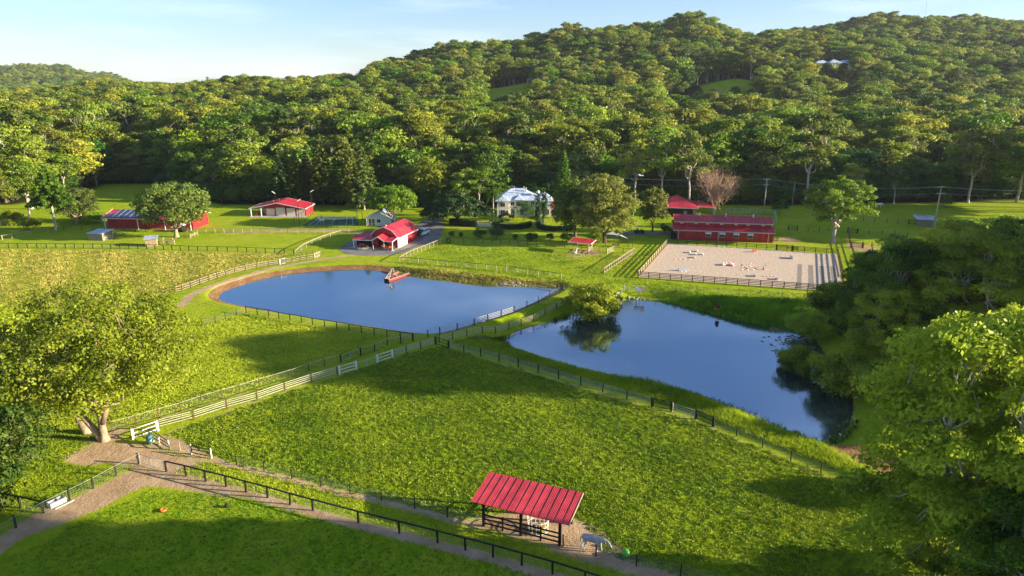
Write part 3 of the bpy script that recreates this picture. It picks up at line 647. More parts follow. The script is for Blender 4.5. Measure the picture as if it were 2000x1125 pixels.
# gum prototypes and forest kinds
def gum_crown(Ht, R, tiers, z0):
    def f(n):
        pts = []
        for i in range(n):
            k = i % tiers; a = k*2.4+RNG.normal(0, .5); t = (k+.5)/tiers; rc = R*(.62*math.sin(pi*min(.95, .25+t*.62)))
            c = np.array([cos(a)*rc, sin(a)*rc, z0+(Ht-z0)*t*.93]); sp = R*.34
            d = RNG.normal(size=3); d[2] = abs(d[2])*.8-.15; d /= np.linalg.norm(d); pts.append(c+d*np.array([sp, sp, sp*.62])*(.75+.35*RNG.random()))
        return np.array(pts)
    return f
GUM = [tree_meshes('gum%d' % i, Ht, R, bo, M[('leaf_gum','leaf_olive','leaf_gum','leaf_broad','leaf_gum')[i]], M['bark_pale'], npuff=np_, per=95, leaf=.36, puff=pf, trunk_r=.36, crown=gum_crown(Ht, R, ti, Ht*.40), flat=.72, nlimb=6, fork=Ht*.34, lean=ln)
       for i, (Ht, R, bo, np_, pf, ti, ln) in enumerate([(24,7.5,8,85,1.75,7,(1,0)), (22,6.5,8,75,1.7,6,(-1,1)), (25,6.8,10,70,1.6,8,(.5,.5)), (20,7.5,6,85,1.9,6,(0,-1)), (23,8.5,7,100,1.8,8,(-1.5,0))])]
BRO = [tree_meshes('bro%d' % i, Ht, R, bo, mt, M['bark_brown'], npuff=np_, per=70, leaf=.36, puff=pf, trunk_r=.35, shell=.6, mind=1.7, flat=.72, zc=Ht*.56, hz=Ht*.45)
       for i, (Ht, R, bo, np_, pf, mt) in enumerate([(15,5.8,2,80,1.5,M['leaf_dark']), (13,5.2,1.5,70,1.4,M['leaf_dark']), (16,6.5,2.5,90,1.7,M['leaf_broad']), (17,6.2,3,85,1.7,M['leaf_gum'])])]
PIN = [pine_meshes('pin%d' % i, Ht, R, M['leaf_pine'], M['bark_brown'], wh, 24, .36) for i, (Ht, R, wh) in enumerate([(19,3.8,17), (16,3.4,15)])]
def cone_kind(k): return GUM if k == 'gum' else BRO if k == 'bro' else PIN
# named trees by the forest and in the fields
def gumat(label, px, py, Ht, i, rz=0.0, name='gum_tree', R=1.0, group=None):
    p = G(px, py); base = {0:24,1:22,2:25,3:20,4:23}[i]; s = Ht/base
    return place_tree(name, label, *GUM[i], p.x, p.y, rz, s*R, group, sz=s)
gumat('giant pale-trunked gum standing alone at the forest edge behind the arena right end', 1572, 398, 31, 2, .4)
gumat('slim white-trunked gum rising behind the hipped red roof', 1345, 400, 25, 1, 1.0)
gumat('white-stemmed gum behind the egg-shaped pale green tree', 1292, 398, 27, 0, 2.0)
gumat('slender pale gum between the massive grey-green tree and the egg-shaped tree', 1240, 399, 24, 2, 3.0)
gumat('olive gum behind the garden to the left of the white house roof', 935, 408, 14, 3, 1.4, 'garden_gum_tree')
gumat('second olive gum in the garden close behind the fan palm', 905, 408, 13, 4, 2.4, 'garden_gum_tree')
gumat('broad flat-topped gum above the pine at the far end of the back meadow', 62, 408, 27, 4, .7, R=1.15)
gumat('dark-trunked leaning gum beside the pale straight pine', 58, 425, 17, 3, 2.7, R=.95)
gumat('half-hidden gum at the very edge of the picture beyond the rail fence', 2, 440, 17, 0, 4.0)
gumat('spreading gum with a bare lit trunk above the back meadow', 182, 345, 33, 0, 5.0, R=.8)
gumat('wide gum behind the power pole by the tin shed', 1890, 396, 26, 4, 1.0)
gumat('low-limbed gum where the far paddock meets the forest', 1985, 395, 24, 3, 2.0)
gumat('olive gum hanging over the back meadow corner near the flat-topped gum', 128, 372, 17, 4, 1.9)
p = G(110, 450); t1, t2 = pine_meshes('straight_pine', 18.5, 5.2, M['leaf_broad'], M['bark_pale'], 13, 60, .3, .42, .3); place_tree('pine_tree', 'straight pine with a pale bare trunk in front of the olive round tree', t1, t2, p.x, p.y)
px_tree('round_tree', 'low rounded olive tree beside the straight pale-trunked pine', T['olive'], 150, 436, 1.0, .72)
t1, t2 = pine_meshes('hoop', 21, 6.0, M['leaf_olive'], M['bark_pale'], 15, 40, .34, .1, .3); p = G(712, 409); place_tree('hoop_pine', 'tall layered pine with a pale trunk behind the tennis court', t1, t2, p.x, p.y)
t1, t2 = pine_meshes('spire', 19, 3.4, M['leaf_dark'], M['bark_brown'], 24, 40, .3, .05, .25); p = G(1100, 408); place_tree('norfolk_pine', 'narrow layered pine spire behind the white house chimney side', t1, t2, p.x, p.y)
for i, (px, py, k) in enumerate([(575,402,0),(600,400,1),(628,403,0),(655,402,1),(683,404,0),(548,403,1)]):
    p = G(px, py); place_tree('hoop_pine', 'dark narrow pine in the shaded row behind the four-door garage and tennis court', *PIN[k], p.x, p.y+3, i*1.3, 1.0+.12*(i % 3), 'dark pines behind the garage')
# cypress spires
mbp = crown_points(40, .75, 4.6, 4.4, .5, mind=.35); V, Fq, tint = puff_leaves(mbp, np.full(len(mbp), .42), 70, .14, 1.2); cym = np_mesh('cypress_crown', V, Fq, [M['hedge']], attrs=dict(tint=tint))
mb = MB(); mb.tube([(0,0,-.2),(0,0,9)], [.12,.03], 6); cyt = mb.build('tmp', M['bark_brown']).data; bpy.data.objects.remove(bpy.data.objects['tmp'])
for px, py, s, lab in [(1051,441,1.05,'dark cypress spire directly in front of the white house, the nearer to its middle'), (1062,437,1.15,'dark cypress spire in front of the white house, the one beside the satellite dish'), (829,410,1.0,'slim cypress spire behind the lime dome tree'),
                       (846,410,.85,'thin cypress spire between the lime dome tree and the umbrella tree'), (857,411,.95,'pale tipped cypress spire above the umbrella tree')]:
    p = G(px, py); place_tree('cypress_tree', lab, cyt, cym, p.x, p.y, 0, s)
# palms
def palm(label, px, py, Ht, R, name='palm_tree'):
    t = thing(name, label, 'palm', G(px, py)); mb = MB(); mb.tube(bend((0,0,-.2), (.2,0,Ht), 4, .01), [.28,.2,.18,.17,.2], 8); mb.build('trunk', M['bark_pale'], t, True)
    V = []; Fq = []; tt = []
    for i in range(22):
        a = 2.4*i; el = .9-1.5*(i/22)
        for k in range(26):
            s = k/25; r = R*s; z = Ht+.2+R*(sin(el)*s-.75*s*s*1.0); c = Vector((cos(a)*r*.9, sin(a)*r*.9, z)); tang = Vector((-sin(a), cos(a), 0))
            for sg in (-1, 1):
                L = .75*(1-abs(s-.45))*R*.34; b = len(V); w_ = .06
                V += [c, c+Vector((cos(a), sin(a), 0))*w_*2, c+tang*sg*L+Vector((cos(a)*.25, sin(a)*.25, -.45*L)), c+tang*sg*L*.6+Vector((0,0,-.15*L))]; Fq.append((b, b+1, b+2, b+3)); tt += [.35+.4*RNG.random()]*4
    obj('frond', np_mesh('frond', np.array(V), np.array(Fq), [M['leaf_broad']], attrs=dict(tint=tt)), t)
palm('tall fan-crowned palm beside the white house roof', 963, 424, 8.5, 3.6)
palm('distant palm at the forest edge left of the giant gum', 1547, 398, 9, 2.6)
palm('palm at the forest edge far beyond the tin shed', 1986, 392, 9, 2.8)

# ------------------------------------------------------------------ near gums on the right bank and beyond the frame
NG = [tree_meshes('ng%d' % i, Ht, R, bo, M['leaf_gum_near'], M['bark_pale'], npuff=np_, per=460, leaf=.16, tw=1.3, puff=pf, trunk_r=tr, crown=gum_crown(Ht, R, ti, z0), flat=.6, nlimb=8, fork=fk, lean=ln, jit=.6)
      for i, (Ht, R, bo, np_, pf, ti, z0, tr, fk, ln) in enumerate([(23,10,6,250,1.75,15,4.0,.42,6,(1,0)), (20,9.5,4,240,1.7,14,2.5,.38,4.5,(-1.5,0)), (25,9.5,8,240,1.7,14,6,.4,9,(0,1))])]
def near(label, x, y, i, s, rz, sz=None, name='gum_tree'): return place_tree(name, label, *NG[i], x, y, rz, s, None, sz=sz)
for lab, x, y, i, s_, rz in [
    ('large glossy gum with bare white limbs at the lower pond bank', 58, 95, 0, .82, .3), ('dense gum overhanging the water at the lily-covered end of the lower pond', 57, 103, 1, .74, 2.1),
    ('tall gum crowding behind the bank gum next to the half-hidden tin roof', 72, 100, 0, .92, 1.7), ('bushy yellow-topped gum below the tall power pole', 87, 116, 1, .9, 3.3), ('broad gum at the picture edge behind the bank gums', 85, 102, 2, .86, 4.4),
    ('gum with white forked limbs nearest the lower pond shore', 63, 88, 2, .86, 5.0), ('thick gum filling the edge of the picture level with the pond shore', 77, 88, 1, 1.1, .9), ('low wide gum leaning out over the lower pond waterline', 54, 92, 1, .66, 4.0),
    ('gum tucked between the bank gums above the pond shrubs', 66, 97, 1, 1.0, 2.7), ('leafy low gum on the grass behind the waterside shrubs', 66, 111, 1, .6, 1.1),
    ('very tall gum just outside the frame level with the pond shore, in front', 78, 85, 2, 1.2, 1.9), ('very tall gum just outside the frame level with the pond shore, behind', 87, 90, 2, 1.25, 3.9),
    ('foreground gum whose pale trunk stands at the picture edge', 34, 42.5, 2, 1.04, 0), ('foreground gum spreading over the black paddock gate', 42, 42, 0, .95, 0), ('foreground gum at the bottom corner of the paddock', 36, 35, 1, .86, 0),
    ('gum just outside the frame beside the foreground trunk', 52, 40, 0, 1.0, 0), ('gum outside the frame further back beside the paddock', 60, 30, 1, 1.0, 2.2), ('gum outside the frame in the corner trees', 46, 28, 2, 1.05, 5.1)]:
    t_ = near(lab, x, y, i, s_, rz)
    if y < 50: t_.scale = (s_, s_*.62, s_)
for lab, x, y, k, rz in [('unseen clean-stemmed tall gum added to shade the lawn, nearer the corner trees', 66, 38, 0, .4), ('unseen clean-stemmed tall gum added to shade the lawn, further from the corner trees', 79, 37, 1, 2.0)]: place_tree('gum_tree', lab, *GUM[k], x, y, rz, 1.0, sz=1.25)  # unseen gums added only to throw dappled shade on the front lawn
t_ = place_tree('broad_tree', 'yellow-green tree crown at the picture edge beside the huge shade tree', *T['olive'], -63, 74, .5, .8)
t_.children[1].data = t_.children[1].data.copy(); t_.children[1].data.materials[0] = M['leaf_broad']
T['shrub'] = tree_meshes('shrub', 6.5, 4.6, .5, M['leaf_gum_near'], M['bark_brown'], npuff=60, per=160, leaf=.18, puff=1.1, trunk_r=.16, mind=.8, shell=.45, zc=3.1, hz=3.0)
for x, y, s, lab in [(46.5,90,1.05,'rounded waterside shrub with a few bare branches at the pond corner'), (44,97,.8,'dark waterside shrub near the lily pads'), (49.5,84,.9,'bushy shrub above the red earth bank'), (58,118,.95,'bushy shrub at the foot of the grass lane beside the arena'), (51,111,.9,'rounded shrub where the reeds meet the gums'), (41,60,.7,'low scrub behind the black paddock gate'), (47,73,.8,'scrub between the paddock fence and the gums'), (36,49,.6,'scrub at the bottom corner under the foreground gums')]:
    place_tree('shrub', lab, *T['shrub'], x, y, x*2.3, s, cat='shrub')
for i, (x, y, k) in enumerate([(147+.95*(y-178)+7*(j%2)+RNG.normal(0,1.5), y+RNG.normal(0,1), j%5) for j, y in enumerate([180,184,188,191,197,201,205,211,214,222,226,230,238,243])]+[(182+j*3, 184+j*6, (j+2)%5) for j in range(9)]):
    place_tree('gum_tree', 'gum of the tall belt beyond the small paddocks, outside the frame', *GUM[k], x, y, i*1.1, 1.15+.06*(i % 3), 'gum belt beyond the small paddocks', sz=(1.06 if y < 208 else 1.35)+.06*(i % 4))
for i, (x, y, k, s) in enumerate([(104,222,0,.6),(112,229,3,.62),(98,232,2,.6),(122,226,1,.66)]):
    place_tree('gum_tree', 'gum standing among the shaded small paddocks near the forest edge', *GUM[k], x+14, y+16, i*2.0, s, 'gums at the small paddock forest edge')

# ------------------------------------------------------------------ the forest
edge_c = np.array([-1200,0,130,190,310,335,420,620,800,1100,1330,1500,1800,2000,3600]); edge_y = np.array([236,244,268,296,296,266,244,244,238,241,247,243,249,255,255])
cand = []
def near_forest(x0, x1, y0, y1, st):
    for yy in np.arange(y0, y1, st):
        for xx in np.arange(x0, x1, st):
            x = xx+RNG.normal(0, st*.26); y = yy+RNG.normal(0, st*.26); cand.append((x, y))
near_forest(-420, 430, 236, 430, 9.8); n1 = len(cand)
near_forest(-820, 760, 430, 760, 9.9); near_forest(-1250, 1100, 760, 1150, 12.0); near_forest(-2400, 300, 1150, 2500, 21.0)
C = np.array(cand); cc = 1000+F*C[:,0]/(.96*C[:,1]+5)
dep = C[:,1]-np.interp(cc, edge_c, edge_y)
keep = (dep > 0) & (cc > -900) & (cc < 2900) & ~clearing(C[:,0], C[:,1], 2.5); keep &= ~((C[:,1] > 1150) & (cc > 520))
hd_ = np.abs(C[:,1]-285) < 45; keep &= ~(hd_ & (cc > 186) & (cc < 300) & (C[:,1] < 300))
C = C[keep]; dep = dep[keep]; cc = cc[keep]; zg = H(C[:,0], C[:,1])
# thin strips left lower in front of the hill lawns so that they stay in sight
low = ((np.abs(cc-1385) < 100) & (C[:,1] > 440) & (C[:,1] < 575)) | ((np.abs(cc-985) < 50) & (C[:,1] > 450) & (C[:,1] < 600)) | ((np.abs(cc-1618) < 46) & (C[:,1] > 530) & (C[:,1] < 655))
u = RNG.random(len(C))
kind = np.where(dep < 14, np.where(u < .66, 1, np.where(u < .86, 0, 2)), np.where(dep < 40, np.where(u < .35, 1, np.where(u < .95, 0, 2)), np.where(u < .66, 0, np.where(u < .96, 1, 2))))
patch = np.sin(C[:,0]*.018+C[:,1]*.011)*np.sin(C[:,1]*.016-C[:,0]*.007); kind = np.where((patch > .45) & (u < .75) & (C[:,1] > 330), 1, kind)
want = np.clip(13+dep*.26, 13, 26)*(.72+.52*RNG.random(len(C))); want = np.where(C[:,1] > 480, want*.82, want); want = np.where(low, 7.5, want)
order = np.argsort(np.where((cc > -30) & (cc < 2030), dep, 1e6)); rank = np.empty(len(C), int); rank[order] = np.arange(len(C)); NIND = 262
LM = [(-1e9,60,'beyond the rail fence corner'), (60,190,'beside the back meadow'), (190,330,'behind the back meadow'), (330,480,'behind the broad olive-brown tree'), (480,620,'behind the four-door red garage'), (620,735,'behind the tennis court'), (735,860,'behind the dome-shaped lime tree'),
      (860,965,'behind the umbrella tree'), (965,1090,'behind the white house'), (1090,1240,'behind the massive twin-crowned tree'), (1240,1330,'behind the egg-shaped tree'), (1330,1460,'behind the leafless tree'), (1460,1560,'behind the white power pole'), (1560,1700,'behind the feathery arena tree'), (1700,1800,'behind the small wire paddocks'), (1800,1e9,'beyond the tin shed')]
KN = {0: ('gum_tree', 'tall loose-crowned olive gum', 'gum'), 1: ('rainforest_tree', 'dense dark rounded tree', 'tree'), 2: ('forest_pine', 'dark pointed conifer', 'pine')}
hts = {0: [24,22,25,20,23], 1: [15,13,16,14], 2: [19,16]}
PROTO = []
pc = bpy.data.collections.new('forest_kinds')
def joined(name, tm, cm):
    me = bpy.data.meshes.new(name); bm = bmesh.new(); bm.from_mesh(tm); n = len(bm.faces); bm.from_mesh(cm); bm.faces.ensure_lookup_table()
    for f in bm.faces[n:]: f.material_index = 1
    bm.to_mesh(me); bm.free(); me.materials.append(tm.materials[0]); me.materials.append(cm.materials[0]); return me
sets = {0: GUM, 1: BRO, 2: PIN}; off = {}
for k in (0, 1, 2):
    off[k] = len(PROTO)
    for j, (a, b) in enumerate(sets[k]):
        o = bpy.data.objects.new('%02d_kind' % len(PROTO), joined('kind', a, b)); pc.objects.link(o); PROTO.append(o)
pv, pr, ps, pi_ = [], [], [], []
for i in range(len(C)):
    k = int(kind[i]); j = int(RNG.integers(len(sets[k]))); s = want[i]/hts[k][j]*(1.0 if k == 0 else 1.05); s = min(s, 1.45); xs = s*(1.16 if k != 2 else 1.0)*(1.0 if s > .8 else 1.15); rz = RNG.random()*6.28
    if rank[i] < NIND:
        nm, kl, cat = KN[k]; lm = next(l for a, b, l in LM if a <= cc[i] < b); row = 'at the forest edge' if dep[i] < 9 else 'just inside the forest' if dep[i] < 20 else 'deeper in the forest'
        lab = f'{kl} {row} {lm}'; t = place_tree(nm, lab, *sets[k][j], C[i,0], C[i,1], rz, xs, lab, cat='tree', sz=s, z=zg[i]-.2)
    else: pv.append((C[i,0], C[i,1], zg[i]-.3)); pr.append(rz); ps.append((xs, xs, s)); pi_.append(off[k]+j)
def instancer(name, pts, rot, scl, index, coll, label=None):
    me = bpy.data.meshes.new(name); me.vertices.add(len(pts)); me.vertices.foreach_set('co', np.array(pts, np.float32).ravel())
    a = me.attributes.new('rot', 'FLOAT', 'POINT'); a.data.foreach_set('value', np.array(rot, np.float32))
    a = me.attributes.new('scl', 'FLOAT_VECTOR', 'POINT'); a.data.foreach_set('vector', np.array(scl, np.float32).ravel())
    a = me.attributes.new('idx', 'INT', 'POINT'); a.data.foreach_set('value', np.array(index, np.int32))
    o = obj(name, me); ng = bpy.data.node_groups.new(name, 'GeometryNodeTree'); ng.interface.new_socket('Geometry', in_out='INPUT', socket_type='NodeSocketGeometry'); ng.interface.new_socket('Geometry', in_out='OUTPUT', socket_type='NodeSocketGeometry')
    N = ng.nodes.new; L = ng.links.new; gi = N('NodeGroupInput'); go = N('NodeGroupOutput'); ip = N('GeometryNodeInstanceOnPoints'); ci = N('GeometryNodeCollectionInfo')
    ci.inputs['Collection'].default_value = coll; ci.inputs['Separate Children'].default_value = True; ci.inputs['Reset Children'].default_value = True
    def na(k, ty): n = N('GeometryNodeInputNamedAttribute'); n.data_type = ty; n.inputs['Name'].default_value = k; return n.outputs[0]
    ip.inputs['Pick Instance'].default_value = True; L(gi.outputs[0], ip.inputs['Points']); L(ci.outputs[0], ip.inputs['Instance']); L(na('idx', 'INT'), ip.inputs['Instance Index'])
    cx = N('ShaderNodeCombineXYZ'); L(na('rot', 'FLOAT'), cx.inputs['Z']); er = N('FunctionNodeEulerToRotation'); L(cx.outputs[0], er.inputs[0]); L(er.outputs[0], ip.inputs['Rotation']); L(na('scl', 'FLOAT_VECTOR'), ip.inputs['Scale'])
    L(ip.outputs[0], go.inputs[0]); md = o.modifiers.new('instances', 'NODES'); md.node_group = ng; o['kind'] = 'stuff'
    if label: o['label'] = label
    return o
instancer('forest', pv, pr, ps, pi_, pc, 'wooded hills rising behind the farm'); print('forest instances', len(pv))
# understory along the forest edge so that no bare ground shows between stems
us = []; ur = []; uscale = []; ui = []
for c_px in np.arange(-60, 2060, 7.5):
    for q in range(4):
        y = float(np.interp(c_px, edge_c, edge_y))+1+q*5+RNG.random()*4; x = (c_px-1000)/F*(.96*y+11)+RNG.normal(0, 1)
        if not (190 < c_px < 312 and y < 297): us.append((x, y, Hs(x, y)-.4)); ur.append(RNG.random()*6); s = .34+.25*RNG.random(); uscale.append((s*1.5, s*1.5, s)); ui.append(off[1]+int(RNG.integers(2)))
instancer('undergrowth', us, ur, uscale, ui, pc, 'dark undergrowth along the forest edge')

# ------------------------------------------------------------------ grass and reeds
def tufts(name, label, poly, dens, h, w_, mat, n_blade=3, avoid=None, clump=.0, dmask=None, spread=.12):
    lo = poly.min(0); hi = poly.max(0); n = int((hi[0]-lo[0])*(hi[1]-lo[1])*dens); P = RNG.random((n, 2))*(hi-lo)+lo
    k = inside(P[:,0], P[:,1], poly)
    if avoid is not None:
        for a, dd in avoid: k &= sdf(P[:,0], P[:,1], a) > dd
    if clump: k &= (np.sin(P[:,0]*1.7+np.sin(P[:,1]*1.1)*2)+np.sin(P[:,1]*2.1+np.sin(P[:,0]*.9)*2)+np.sin(P[:,0]*.43+P[:,1]*.31)*1.2+RNG.normal(0, 1.0, n)) > -1.4+clump*2
    if dmask is not None: k &= ~dmask(P[:,0], P[:,1])
    P = P[k]; n = len(P); z = H(P[:,0], P[:,1]); hh = h*(.5+.9*RNG.random(n))*(1+.35*np.sin(P[:,0]*.35+1)*np.sin(P[:,1]*.3)); B = np.repeat(np.concatenate([P, z[:,None]], 1), n_blade, 0); m = len(B); hh = np.repeat(hh, n_blade)
    a = RNG.random(m)*2*pi; B[:, :2] += RNG.normal(0, spread, (m, 2)); d = np.stack([np.cos(a), np.sin(a), np.zeros(m)], 1); ln = RNG.normal(0, .45, (m, 2))*hh[:,None]
    V = np.stack([B-d*w_*.5, B+d*w_*.5, B+np.concatenate([ln, hh[:,None]], 1)], 1).reshape(-1, 3)
    tn = np.clip(np.repeat(RNG.normal(.5, .16, n)+.16*np.sin(P[:,0]*.5+P[:,1]*.23)+.12*np.sin(P[:,1]*.9-P[:,0]*.4), n_blade), 0, 1)
    o = obj(name, np_mesh(name, V, np.arange(3*m).reshape(m, 3), [mat], attrs=dict(tint=np.repeat(tn, 3)))); o['kind'] = 'stuff'; o['label'] = label; print(name, m); return o
def herbs(name, label, poly, dens, R, leaf, mat, per=11, flat=.55, seed=0):
    lo = poly.min(0); hi = poly.max(0); n = int((hi[0]-lo[0])*(hi[1]-lo[1])*dens); P = RNG.random((n, 2))*(hi-lo)+lo; P = P[inside(P[:,0], P[:,1], poly)]; n = len(P)
    P += .35*np.stack([np.sin(P[:,1]*2.3+P[:,0]), np.sin(P[:,0]*2.9-P[:,1]*1.3)], 1)
    r = R*(.45+.8*RNG.random(n)**1.5); Q = np.concatenate([P, (H(P[:,0], P[:,1])+r*.12)[:,None]], 1)
    tn = np.clip(RNG.normal(.5, .17, n)+.12*np.sin(P[:,0]*.31+P[:,1]*.17)+.08*np.sin(P[:,1]*.8), 0, 1); V, Fq, tint = puff_leaves(Q, r, per, leaf, flat, tint=tn, jit=.8)
    o = obj(name, np_mesh(name, V, Fq, [mat], attrs=dict(tint=tint))); o['kind'] = 'stuff'; o['label'] = label; print(name, n*per); return o
PAD = GL([(330,846),(440,808),(640,742),(790,692),(862,676),(1010,722),(1177,772),(1358,824),(1500,882),(1736,978),(1850,1030),(1900,1140),(1420,1148),(1243,1103),(1180,1080),(1150,1028),(1124,1008),(990,1000),(900,1012),(745,973),(570,930),(440,898),(380,872)])
tufts('paddock_grass', 'short grass carpeting the big paddock', PAD, 26, .11, .08, M['grass_blade'], 4)
herbs('paddock_herbs', 'lush leafy clumps all over the big paddock', PAD, 8.0, .26, .07, M['grass_blade'], 14)
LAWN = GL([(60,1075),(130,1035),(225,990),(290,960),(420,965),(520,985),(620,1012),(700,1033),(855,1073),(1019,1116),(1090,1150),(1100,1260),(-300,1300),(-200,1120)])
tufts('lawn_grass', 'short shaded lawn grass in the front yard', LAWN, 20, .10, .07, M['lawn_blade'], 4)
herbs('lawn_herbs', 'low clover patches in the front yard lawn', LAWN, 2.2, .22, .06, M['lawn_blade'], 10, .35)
tufts('lawn_grass', 'grass strip between the black fence and the wire fence', GL([(420,905),(516,925),(745,983),(930,1030),(1090,1078),(1240,1120),(1400,1160),(1250,1170),(1079,1113),(855,1050),(700,1012),(523,965),(340,918),(400,905)]), 22, .15, .07, M['grass_blade'], 4)
YARD = GL([(-200,640),(0,610),(330,600),(405,632),(480,612),(640,642),(800,664),(720,694),(560,736),(420,780),(300,815),(200,835),(60,830),(-250,830)])
tufts('field_grass', 'sunlit grass between the far pond and the pale rail fence', YARD, 13, .16, .09, M['grass_blade'], 4, avoid=[(POND1, 2.0)])
tufts('field_grass', 'grass under the huge shade tree', GL([(-200,850),(60,835),(215,842),(160,880),(120,905),(200,915),(260,915),(180,950),(60,1000),(-60,1030),(-300,1100)]), 16, .15, .08, M['grass_blade'], 4)
tufts('tussock_grass', 'patchy dry tussocks on the ploughed field', GL([(-300,490),(0,488),(290,490),(560,497),(480,524),(340,568),(230,596),(0,600),(-400,620)]), 5, .26, .16, M['dry_blade'], 4, clump=.35, spread=.2)
herbs('field_herbs', 'leafy clumps in the yard grass below the far pond', YARD, 1.6, .3, .09, M['grass_blade'], 11, .4)
# reeds: long grass on the pond banks
BANK2 = GL([(905,668),(975,667),(1025,684),(1087,706),(1150,722),(1212,736),(1275,746),(1370,771),(1450,807),(1523,836),(1588,858),(1660,900),(1800,970),(1850,1005),(1720,955),(1600,905),(1500,865),(1430,838),(1360,808),(1274,782),(1177,757),(1091,731),(1012,709),(939,688),(890,676)])
tufts('reed_bed', 'tall unmown grass between the paddock fence and the lower pond', BANK2, 26, .55, .09, M['reed'], 4, avoid=[(POND2, -.4)])
tufts('reed_bed', 'dark rushes on the near rim of the lower pond', grow(POND2, 1.2), 6, .6, .12, M['hedge'], 4, avoid=[(POND2, -.6)], dmask=lambda x, y: y > np.interp(x, [-10,0,10,20,40], [104,100,96,92,80]))
BANK1 = GL([(1215,580),(1300,572),(1450,582),(1620,592),(1690,590),(1680,660),(1600,640),(1500,634),(1425,621),(1375,604),(1337,595),(1275,582)])
tufts('reed_bed', 'tall bright grass on the far bank of the lower pond below the arena', BANK1, 16, .75, .13, M['reed'], 4, clump=.15, spread=.2, avoid=[(POND2, -.5)])
DAM = GL([(880,672),(960,648),(1040,624),(1100,602),(1140,594),(1190,600),(1140,612),(1100,624),(1060,636),(1025,645),(980,668),(930,674)])
tufts('reed_bed', 'bright long grass on the dam wall between the two ponds', DAM, 24, .5, .1, M['reed'], 4, avoid=[(POND2, -.3)])
tufts('field_grass', 'rough grass on the far bank of the upper pond', GL([(780,520),(900,531),(1000,542),(1095,553),(1060,557),(975,553),(925,550),(850,540),(800,533),(760,526)]), 14, .35, .12, M['dry_blade'], 4)
tufts('field_grass', 'mown grass around the arena and shelter field', GL([(780,515),(866,474),(1100,490),(1240,500),(1300,480),(1245,545),(1400,562),(1650,578),(1700,600),(1500,590),(1300,575),(1100,560),(1000,545)]), 6, .14, .12, M['grass_blade'], 4, avoid=[(np.array([p[:2] for p in AR]), .4)])
# lily pads at the far end of the lower pond
mb = MB()
for i in range(420):
    q = i % 3; a = G(1560+RNG.normal(0, 28), 655+abs(RNG.normal(0, 14)), W2+.015) if q else G(1500+RNG.random()*120, 640+(RNG.random()**2)*10+(RNG.random()*.1), W2+.015)
    if q == 1: a = G(1592+RNG.normal(0, 14), 690+RNG.normal(0, 16), W2+.015)
    if sdf(a.x, a.y, POND2) > -.2: continue
    r = .12+.22*RNG.random(); b = RNG.random()*6; mb.add([(a.x+cos(b+k*pi/3)*r, a.y+sin(b+k*pi/3)*r, W2+.012+RNG.random()*.02) for k in range(6)], [tuple(range(6))])
M['lily'] = pm('lily pads', (.10,.14,.04), .6, .4, .8, c2=(.28,.26,.14)); o = mb.build('lily_pad', M['lily']); o['kind'] = 'stuff'; o['label'] = 'floating lily pads and scum at the far end of the lower pond'
# ------------------------------------------------------------------ fences and gates
def resample(P, step):
    P = [Vector(p) for p in P]; out = [P[0]]
    for a, b in zip(P, P[1:]):
        n = max(1, round((b-a).length/step)); out += [a.lerp(b, i/n) for i in range(1, n+1)]
    return out
POSTM = {}
def post_mesh(w_, h, mat):
    k = (w_, h, mat.name)
    if k not in POSTM:
        mb = MB(); mb.box((0,0,h/2-.15), (w_, w_, h+.3)); mb.box((0,0,h+.012), (w_*1.08, w_*1.08, .024)); o = mb.build('post', mat, bevel=0); POSTM[k] = o.data; bpy.data.objects.remove(o)
    return POSTM[k]
def fence(label, px, step, h, pw, pmat, rails=(), mesh=None, group=None, name='fence', explicit=False, wires=0, base=0.0):
    """rails: (height, thickness, depth, material); mesh: height of woven wire up to; wires: number of plain wires"""
    P = [G(a, b, base) for a, b in px]; pts = P if explicit else resample(P, step)
    for p in pts: p.z = Hs(p.x, p.y)
    o = thing(name, label, 'fence', pts[0], 0, group); L0 = pts[0]; Q = [p-L0 for p in pts]
    for i, q in enumerate(Q):
        c = obj('post', post_mesh(pw, h, pmat), o, q); a = Q[min(i+1, len(Q)-1)]-Q[max(i-1, 0)]; c.rotation_euler = (RNG.normal(0, .02), RNG.normal(0, .02), math.atan2(a.y, a.x))
    for (hz, th, dp, mt) in rails:
        mb = MB()
        for a, b in zip(Q, Q[1:]):
            n = Vector((-(b-a).y, (b-a).x, 0)).normalized()*(pw/2+dp/2)*(0 if hz > h-.03 else 1); mb.beam(a+Vector((0,0,hz))+n, b+Vector((0,0,hz))+n, dp, th)
        mb.build('rail', mt, o)
    if mesh or wires:
        mb = MB(); top = mesh or h-.1; k = wires or 5; n_side = pw/2+.008
        for a, b in zip(Q, Q[1:]):
            n = Vector((-(b-a).y, (b-a).x, 0)).normalized()*n_side
            for j in range(k): z = Vector((0,0,top*(j+1)/k)); mb.beam(a+z+n, b+z+n, .012 if wires else .007)
            if mesh:
                m = max(1, int((b-a).length/.28))
                for j in range(m): q = a.lerp(b, (j+.5)/m)+n; mb.beam(q+Vector((0,0,.03)), q+Vector((0,0,top)), .006)
        mb.build('wire', M['wire'], o)
    return o
